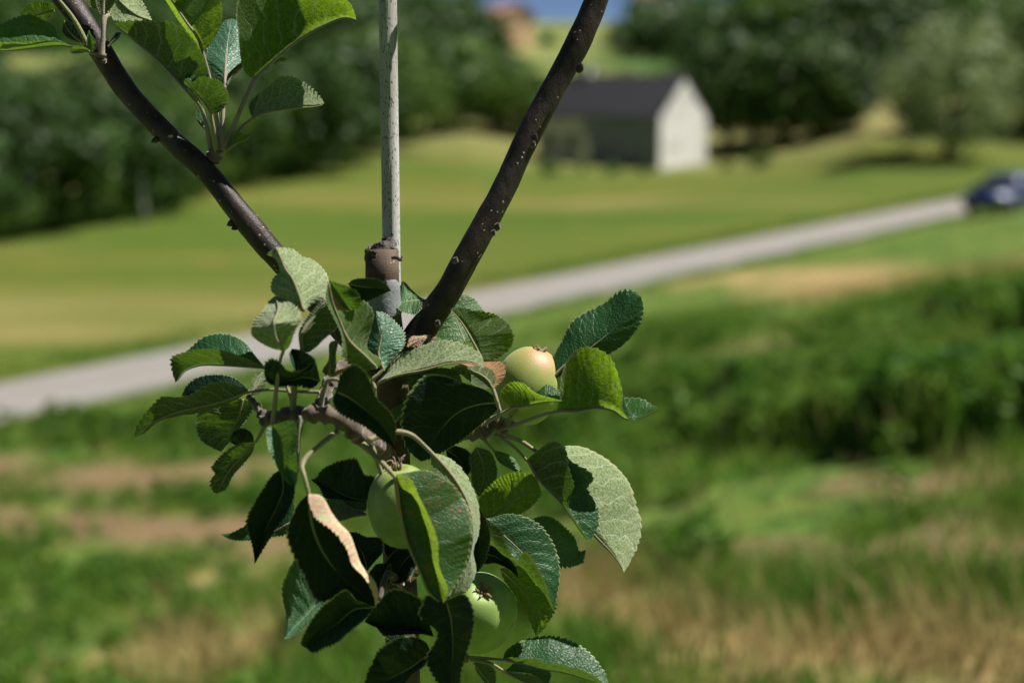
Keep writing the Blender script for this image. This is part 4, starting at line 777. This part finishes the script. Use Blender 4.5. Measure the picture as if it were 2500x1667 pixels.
leaf('Z3', [(1140, 655), (920, 735), (700, 790), (450, 850), (250, 950), (102, 1076)], ([(1060, 610), (950, 574), (850, 570), (720, 620), (600, 690), (480, 705), (360, 703), (240, 810), (130, 960)], 'l', .9), ([(1090, 695), (900, 790), (680, 856), (500, 882), (310, 940), (190, 1040)], 'l', -.5), (4.2, 3.5), 'leaf', ('Z3', [(1790, 660), (1560, 655), (1330, 640)]), (6, 6), (5.5, 4.6))
leaf('Z3', [(1140, 640), (960, 605), (750, 640), (530, 695)], ([(1110, 600), (990, 520), (850, 503), (715, 515), (600, 580)], 'u', -.6), ([(1020, 670), (800, 700), (640, 705)], 'u', -.2), (3.2, 2.2), 'dark')
leaf('Z3', [(1095, 715), (1060, 880), (985, 1030), (895, 1204)], ([(900, 750), (690, 840), (664, 950), (690, 1070), (780, 1150)], 'l', .5), ([(1185, 780), (1125, 920), (1015, 1060)], 'l', .2), (2, 1.6), 'leaf')
leaf('Z3', [(1140, 690), (1215, 600), (1262, 478)], ([(1160, 600), (1215, 490)], 'l', .4), ([(1230, 690), (1312, 570), (1300, 490)], 'l', -.6), (3, 2.4), 'pale', teeth=.5)
leaf('Z5', [(480, 310), (380, 420), (255, 560), (175, 680), (120, 802)], ([(310, 330), (170, 420), (75, 530), (62, 570), (95, 600), (52, 690), (85, 790)], 'l', .5), ([(460, 400), (385, 500), (265, 640), (200, 760)], 'l', .1), (4.2, 3.4), 'leaf', ('Z14', [(200, 960), (110, 1120)]), (7, 6), (5, 4.5))
leaf('Z5', [(475, 320), (360, 320), (235, 300)], ([(450, 225), (370, 172), (280, 205)], 'u', .5), ([(380, 340), (280, 330)], 'u', 0), (3.8, 3.2), 'dark')
leaf('Z5', [(645, 150), (720, 260), (738, 400), (765, 590), (862, 744)], ([(606, 170), (597, 300), (640, 440), (700, 570), (775, 685)], 'u', .9), ([(850, 108), (885, 220), (872, 400), (892, 560), (885, 680)], 'u', 1.0), (8.4, 8.0), 'sheen', None, (6, 5))
leaf('Z5', [(905, 52), (890, 250), (885, 450), (900, 640)], ([(866, 150), (858, 400), (878, 560)], 'l', .2), ([(935, 80), (918, 300), (905, 500)], 'l', -1.2), (8.0, 7.6), 'pale', teeth=.3)
# --- lower left
leaf('Z7', [(604, -243), (620, 0), (700, 250), (850, 480), (1050, 680), (1240, 842)], ([(500, -150), (430, 0), (388, 110), (450, 330), (560, 560), (690, 792), (820, 762), (950, 668), (1060, 770)], 'u', .6),
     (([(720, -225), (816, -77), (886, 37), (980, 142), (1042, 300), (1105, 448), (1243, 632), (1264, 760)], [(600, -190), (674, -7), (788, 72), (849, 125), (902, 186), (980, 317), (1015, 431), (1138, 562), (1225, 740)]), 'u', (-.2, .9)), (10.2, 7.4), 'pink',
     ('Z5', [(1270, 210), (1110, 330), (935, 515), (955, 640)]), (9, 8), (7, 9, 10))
leaf('Z12', [(560, 300), (590, 500), (510, 720), (385, 980), (300, 1180), (276, 1330)], ([(500, 330), (350, 525), (260, 670), (180, 870), (228, 1050), (262, 1200)], 'u', 1.0), ([(715, 480), (650, 750), (490, 975), (350, 1205)], 'u', .5), (6.6, 5.2), 'dark')
leaf('Z5', [(820, 1080), (640, 1170), (420, 1205), (148, 1190)], ([(860, 890), (760, 945), (600, 1050), (390, 1110), (250, 1178)], 'u', -.4), ([(790, 1180), (640, 1220), (440, 1248), (250, 1242)], 'u', .2), (4, 3), 'leaf')
leaf('Z12', [(1570, 640), (1320, 600), (1060, 475), (890, 405)], ([(1590, 370), (1490, 350), (1430, 245), (1395, 178), (1250, 188), (1150, 218), (1000, 310), (960, 375)], 'u', 1.0), ([(1400, 642), (1200, 622), (1040, 600), (985, 490)], 'u', .2), (2.6, 2.2), 'dark')
leaf('Z12', [(1500, 775), (1350, 802), (1190, 838), (1050, 670)], ([(1420, 735), (1320, 682), (1220, 658), (1110, 678)], 'l', -.6), ([(1400, 715), (1280, 640), (1150, 602), (1070, 615)], 'u', -1.4), (2.6, 2.6), 'pale')
leaf('Z12', [(1500, 740), (1400, 740), (1300, 695), (1215, 628)], ([(1495, 635), (1400, 615), (1290, 614)], 'l', -.3), ([(1420, 745), (1320, 720)], 'l', 0), (2.2, 2.2), 'leaf')
leaf('Z7', [(1165, 492), (1120, 330), (1050, 225), (975, 122)], ([(1240, 400), (1312, 310), (1300, 190), (1150, 165), (1050, 122)], 'u', .6), ([(1030, 440), (960, 320), (935, 190)], 'u', .4), (4.2, 3.2), 'dark')
leaf('Z13', [(630, 400), (520, 540), (400, 680), (280, 800), (143, 932)], ([(420, -20), (290, 20), (190, 190), (136, 320), (142, 480), (178, 650), (188, 790)], 'u', 1.2), ([(600, 570), (500, 690), (400, 800), (300, 885), (215, 930)], 'u', .9), (4.6, 6.6), 'sheen')
leaf('Z13', [(1182, 575), (980, 592), (750, 770), (560, 890), (420, 1045)], ([(1100, 530), (1000, 498), (870, 372), (700, 475), (560, 598), (440, 768), (385, 880), (352, 1000)], 'u', 1.4), ([(1160, 625), (1040, 750), (900, 862), (760, 985), (640, 1032), (485, 1094)], 'u', .3), (8.4, 7), 'dark')
leaf('Z13', [(1880, 905), (1700, 858), (1500, 850), (1300, 812), (1080, 738)], ([(1800, 700), (1725, 480), (1600, 400), (1480, 358), (1370, 368), (1250, 500), (1140, 650)], 'u', .7), ([(1750, 880), (1560, 882), (1350, 850), (1170, 785)], 'u', .5), (4.4, 4.8), 'dark')
leaf('Z13', [(1845, 1090), (1600, 1270), (1300, 1440), (1100, 1640)], ([(1800, 990), (1720, 928), (1560, 898), (1430, 930), (1320, 1000), (1230, 1080), (1160, 1220), (1105, 1350), (1070, 1520)], 'u', 1.0), ([(1810, 1200), (1750, 1260), (1640, 1340), (1540, 1460), (1400, 1600)], 'u', .2), (5.6, 5), 'dark')
leaf('Z13', [(2020, 500), (2075, 700), (2095, 1000), (2085, 1300), (2060, 1640)], ([(1900, 470), (1790, 436), (1735, 550), (1698, 620), (1730, 705), (1870, 795), (1918, 870), (1880, 985), (1828, 1060), (1786, 1170), (1830, 1290), (1890, 1390), (1960, 1520)], 'u', .5),
     ([(2230, 425), (2312, 540), (2342, 680), (2330, 850), (2262, 1080), (2195, 1300), (2170, 1480)], 'u', .8), (7.2, 5.8), 'dark')
leaf('Z8', [(1088, 1335), (1250, 1370), (1450, 1425), (1700, 1468), (1950, 1548), (2110, 1615)], ([(1115, 1260), (1250, 1170), (1400, 1128), (1540, 1114), (1700, 1148), (1850, 1220), (1985, 1350), (2068, 1480)], 'u', -1.5), ([(1160, 1318), (1260, 1332), (1380, 1334), (1500, 1370), (1700, 1402), (1850, 1445), (1990, 1520)], 'l', .7), (.6, 1.0), 'leaf', ('Z8', [(700, 1318), (900, 1328)]), (7, 6), (.6, .6), pmat=M_petg)
leaf('Z8', [(1110, 1450), (1200, 1500), (1350, 1575), (1500, 1640)], ([(1150, 1415), (1200, 1373), (1400, 1418), (1545, 1462), (1530, 1570)], 'u', -1.2), ([(1200, 1462), (1350, 1480), (1460, 1550)], 'l', .4), (.8, 1.0), 'leaf', ('Z8', [(780, 1340), (960, 1375)]), (8, 7), (.6, .8))
leaf('Z8', [(815, 1368), (880, 1465), (950, 1550), (1000, 1620)], ([(900, 1365), (1005, 1430), (1022, 1530)], 'l', .2), ([(830, 1440), (890, 1530), (960, 1600)], 'l', 0), (.2, 0), 'leaf')
# --- leaves of the right branch just above the picture; they shade the stake
spur('D', [(1392, -75), (1270, -112), (1140, -112)], [0, .2, .2], [12, 7, 5], 12, 16)
leaf('D', [(1140, -112), (1080, -118), (1000, -85)], ([(1100, -170), (1040, -150)], 'u', -2.0), ([(1090, -85), (1040, -70)], 'u', 1.8), (.2, -.4), 'leaf', None, (7, 6))
leaf('D', [(1390, -80), (1310, -150), (1240, -195)], ([(1350, -165), (1280, -210)], 'u', -1.4), ([(1310, -110), (1250, -150)], 'u', 1.4), (-.4, -1.2), 'leaf', None, (7, 6))
# --- inner leaves behind the front ones; dark fillers added for the shade inside
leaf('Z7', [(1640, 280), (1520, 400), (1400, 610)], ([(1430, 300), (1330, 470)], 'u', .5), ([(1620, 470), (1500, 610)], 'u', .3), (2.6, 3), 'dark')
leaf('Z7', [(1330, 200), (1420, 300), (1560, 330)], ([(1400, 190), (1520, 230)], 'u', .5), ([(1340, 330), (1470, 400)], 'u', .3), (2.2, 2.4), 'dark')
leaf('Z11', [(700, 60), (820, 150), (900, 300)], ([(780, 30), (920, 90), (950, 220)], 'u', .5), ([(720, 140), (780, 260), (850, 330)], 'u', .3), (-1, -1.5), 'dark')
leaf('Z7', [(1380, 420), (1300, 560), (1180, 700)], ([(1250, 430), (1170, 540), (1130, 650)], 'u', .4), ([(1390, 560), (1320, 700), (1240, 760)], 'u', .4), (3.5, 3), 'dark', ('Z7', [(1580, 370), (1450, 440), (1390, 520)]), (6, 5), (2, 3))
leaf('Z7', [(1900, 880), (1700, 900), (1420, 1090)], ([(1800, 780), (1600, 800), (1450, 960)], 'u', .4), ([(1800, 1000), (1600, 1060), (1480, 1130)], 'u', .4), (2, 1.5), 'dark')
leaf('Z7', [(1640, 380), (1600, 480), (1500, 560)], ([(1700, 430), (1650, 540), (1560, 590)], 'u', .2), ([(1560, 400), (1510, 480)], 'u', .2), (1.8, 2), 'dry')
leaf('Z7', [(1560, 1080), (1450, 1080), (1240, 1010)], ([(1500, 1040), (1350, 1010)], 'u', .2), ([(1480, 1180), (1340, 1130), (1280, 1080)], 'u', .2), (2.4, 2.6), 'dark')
leaf('Z4', [(480, 780), (380, 740), (310, 880)], ([(440, 730), (350, 690), (300, 760)], 'u', .2), ([(440, 830), (380, 860)], 'u', .2), (-1, -1.2), 'young')
if warn: print('LEAF-WARN', warn)

# ------------------------------------------------------------------ apples
def apple(fr, c, rx, ry, dz, axis, mat, label, stem_to=None, stem_z=0, ck=1.0):
    sc = FR[fr][2]; dep = FOC - dz / 100; pm = dep / F / sc; ctr = Vector(w3(src(fr, [c]), [dz])[0])
    ax = Vector(axis).normalized(); q = ax.to_track_quat('Z', 'Y'); o = thing('apple', label, 'apple', ctr, 0, 'unripe apples on the tree'); o.rotation_mode = 'QUATERNION'; o.rotation_quaternion = q
    Rr, H = rx * pm, ry * pm; prof = []
    for k in range(33):
        a = math.pi * k / 32; z = -math.cos(a); r = math.sin(a)**.92
        bulge = 1 + .05 * (-z) * (1 if z < 0 else .6)
        dip = .22 * math.exp(-(r / .22)**2) if z < 0 else .13 * math.exp(-(r / .2)**2)
        prof.append((max(r * Rr * (1 - .04 * z), 1e-5), H * (z * (1 - dip))))
    m = MB(); n = 40; V = []
    for r_, z_ in prof:
        for k in range(n):
            a = 2*math.pi*k/n; f = 1 + .015 * math.cos(5 * a) * (z_ / H + .3) + .012 * math.sin(2 * a + 1); V.append((r_*f*math.cos(a), r_*f*math.sin(a), z_))
    Fc = [(i*n+k, i*n+(k+1) % n, (i+1)*n+(k+1) % n, (i+1)*n+k) for i in range(32) for k in range(n)]; m.add(V, Fc); m.build('body', mat, o, 0, True)
    # dried calyx: five curled sepals and a tuft of stamens
    V = []; Fc = []
    for k in range(5):
        a = 2*math.pi*k/5 + .3; P = [(math.cos(a)*r_*Rr, math.sin(a)*r_*Rr, H * (.86 + (z_ - .86) * ck)) for r_, z_ in ((.06, .86), (.13, .99), (.12 + .1*random.random(), 1.10 + .06*random.random()), (.20 + .14*random.random(), 1.10 + .14*random.random()))]
        v, f = tube_data(catmull(np.array(P), 8), np.linspace(.055, .015, 8) * Rr, 6, .3, k); nn = len(V); V += list(v); Fc += [tuple(i + nn for i in q_) for q_ in f]
    for k in range(9):
        a = random.uniform(0, 6.28); r_ = random.uniform(0, .08); P = [(math.cos(a)*r_*Rr, math.sin(a)*r_*Rr, H*.86), (math.cos(a)*(r_+.05)*Rr, math.sin(a)*(r_+.05)*Rr, H*(.86 + ck*(.16 + .12*random.random())))]
        v, f = tube_data(catmull(np.array(P), 4), np.full(4, .012) * Rr, 5); nn = len(V); V += list(v); Fc += [tuple(i + nn for i in q_) for q_ in f]
    obj('calyx', mesh_np('calyx', V, Fc, M_sepal), o)
    b = Vector((0, 0, -H * .78)); inv = q.inverted()
    e = inv @ (Vector(w3(src(stem_to[0], [stem_to[1]]), [stem_z])[0]) - ctr) if stem_to else Vector((0, 0, -H * 1.7))
    P = catmull(np.array([tuple(b), tuple(Vector((0, 0, -H * 1.1)).lerp(e, .25)), tuple(e)]), 12); v, f = tube_data(P, np.linspace(.0013, .0016, 12), 8); obj('stem', mesh_np('stem', v, f, M_pet), o)
    return o
M_ap1 = apple_mat('apple_blushed', (.28, .38, .075), (.40, .45, .12), (.48, .19, .13), .7); M_ap2 = apple_mat('apple_green', (.15, .26, .06), (.24, .34, .09), (.45, .40, .10), .4); M_ap3 = apple_mat('apple_lime', (.19, .31, .06), (.28, .40, .10), (.3, .4, .1), 0)
apple('Z4', (1218, 820), 258, 305, -1.6, (.30, .05, .95), M_ap1, 'yellow-green apple with a pink blush beside the upright glossy leaf', ('Z4', (1000, 1090)), .3, ck=.55)
apple('Z11', (315, 580), 325, 392, 3.6, (-.12, -.10, .98), M_ap2, 'green apple half hidden behind the red-spotted leaf', ('Z14', (1330, 1140)), 5)
apple('Z8', (845, 890), 378, 405, 1.2, (.16, -.62, .76), M_ap3, 'lime green apple at the bottom with its dried calyx facing out', ('Z8', (640, 1320)), .6, ck=.5)

# ------------------------------------------------------------------ support stake and tie
t = NT('speckled_stake'); ob = t.obco(); v1 = t.add('TexVoronoi', {'Scale': 760.0, 'Vector': t.scale(ob, (1.25, 1.25, .36)), 'Randomness': 1.0})
n = t.noise(ob, 160, 3); sz = t.math('MULTIPLY', t.noise(ob, 200, 2), .50); dots = t.math('MULTIPLY', t.ramp(v1.outputs[0], t.math('ADD', sz, .05), t.math('ADD', sz, -.02)), t.ramp(n, .33, .47))
st = t.noise(t.scale(ob, (1400, 1400, 25)), 1, 2)
c = t.mix(st, (.36, .36, .355), (.55, .54, .52)); c = t.mix(t.ramp(t.noise(t.scale(ob, (40, 40, 6)), 1, 4), .42, .66), c, (.33, .30, .27)); c = t.mix(dots, c, (.035, .03, .028))
t.set(Base_Color=c, Roughness=.6, Normal=t.bump(t.math('SUBTRACT', st, dots), .0004, .5)); M_stake = t.m
tp = Vector(w3(src('D', [(890, 0)]), [-1.6])[0]); bt = Vector(w3(src('D', [(889, 1100)]), [-1.6])[0])
sx, sy = (tp.x + bt.x) / 2 - .0002, tp.y + .006; zg = gz(sx, sy); zt = tp.z + .10; rad = 21.0 / .9408 * (FOC + .02) / F
m = MB(); m.lathe([(rad * 1.03, -.12), (rad * 1.02, .4), (rad, zt - zg - .003), (rad * .8, zt - zg)], 28)
tag(m.build('support_stake', M_stake, None, 0, True, (sx, sy, zg)), 'pale grey speckled stake standing upright behind the cut trunk', 'stake')
M_tape = simple_mat('grey_tape', (.20, .205, .22), (.27, .275, .29), 500, .7, .0006)
pt = w3(src('D', [(882, 722), (880, 705), (879, 680), (878, 655), (877, 648)]), [.5, .6, .7, .8, .8]); P = catmull(pt, 14)
V, Fc = tube_data(P, np.interp(np.linspace(0, 1, 14), [0, .1, .9, 1], [44, 45, 42.5, 41]) * PXM, 28, .03, 21, cap=False)
o = thing('tree_tie', 'grey tape wrapped round the trunk just below the cut stub', 'tie', Vector(P[0])); obj('band', mesh_np('band', np.array(V) - P[0], Fc, M_tape), o)
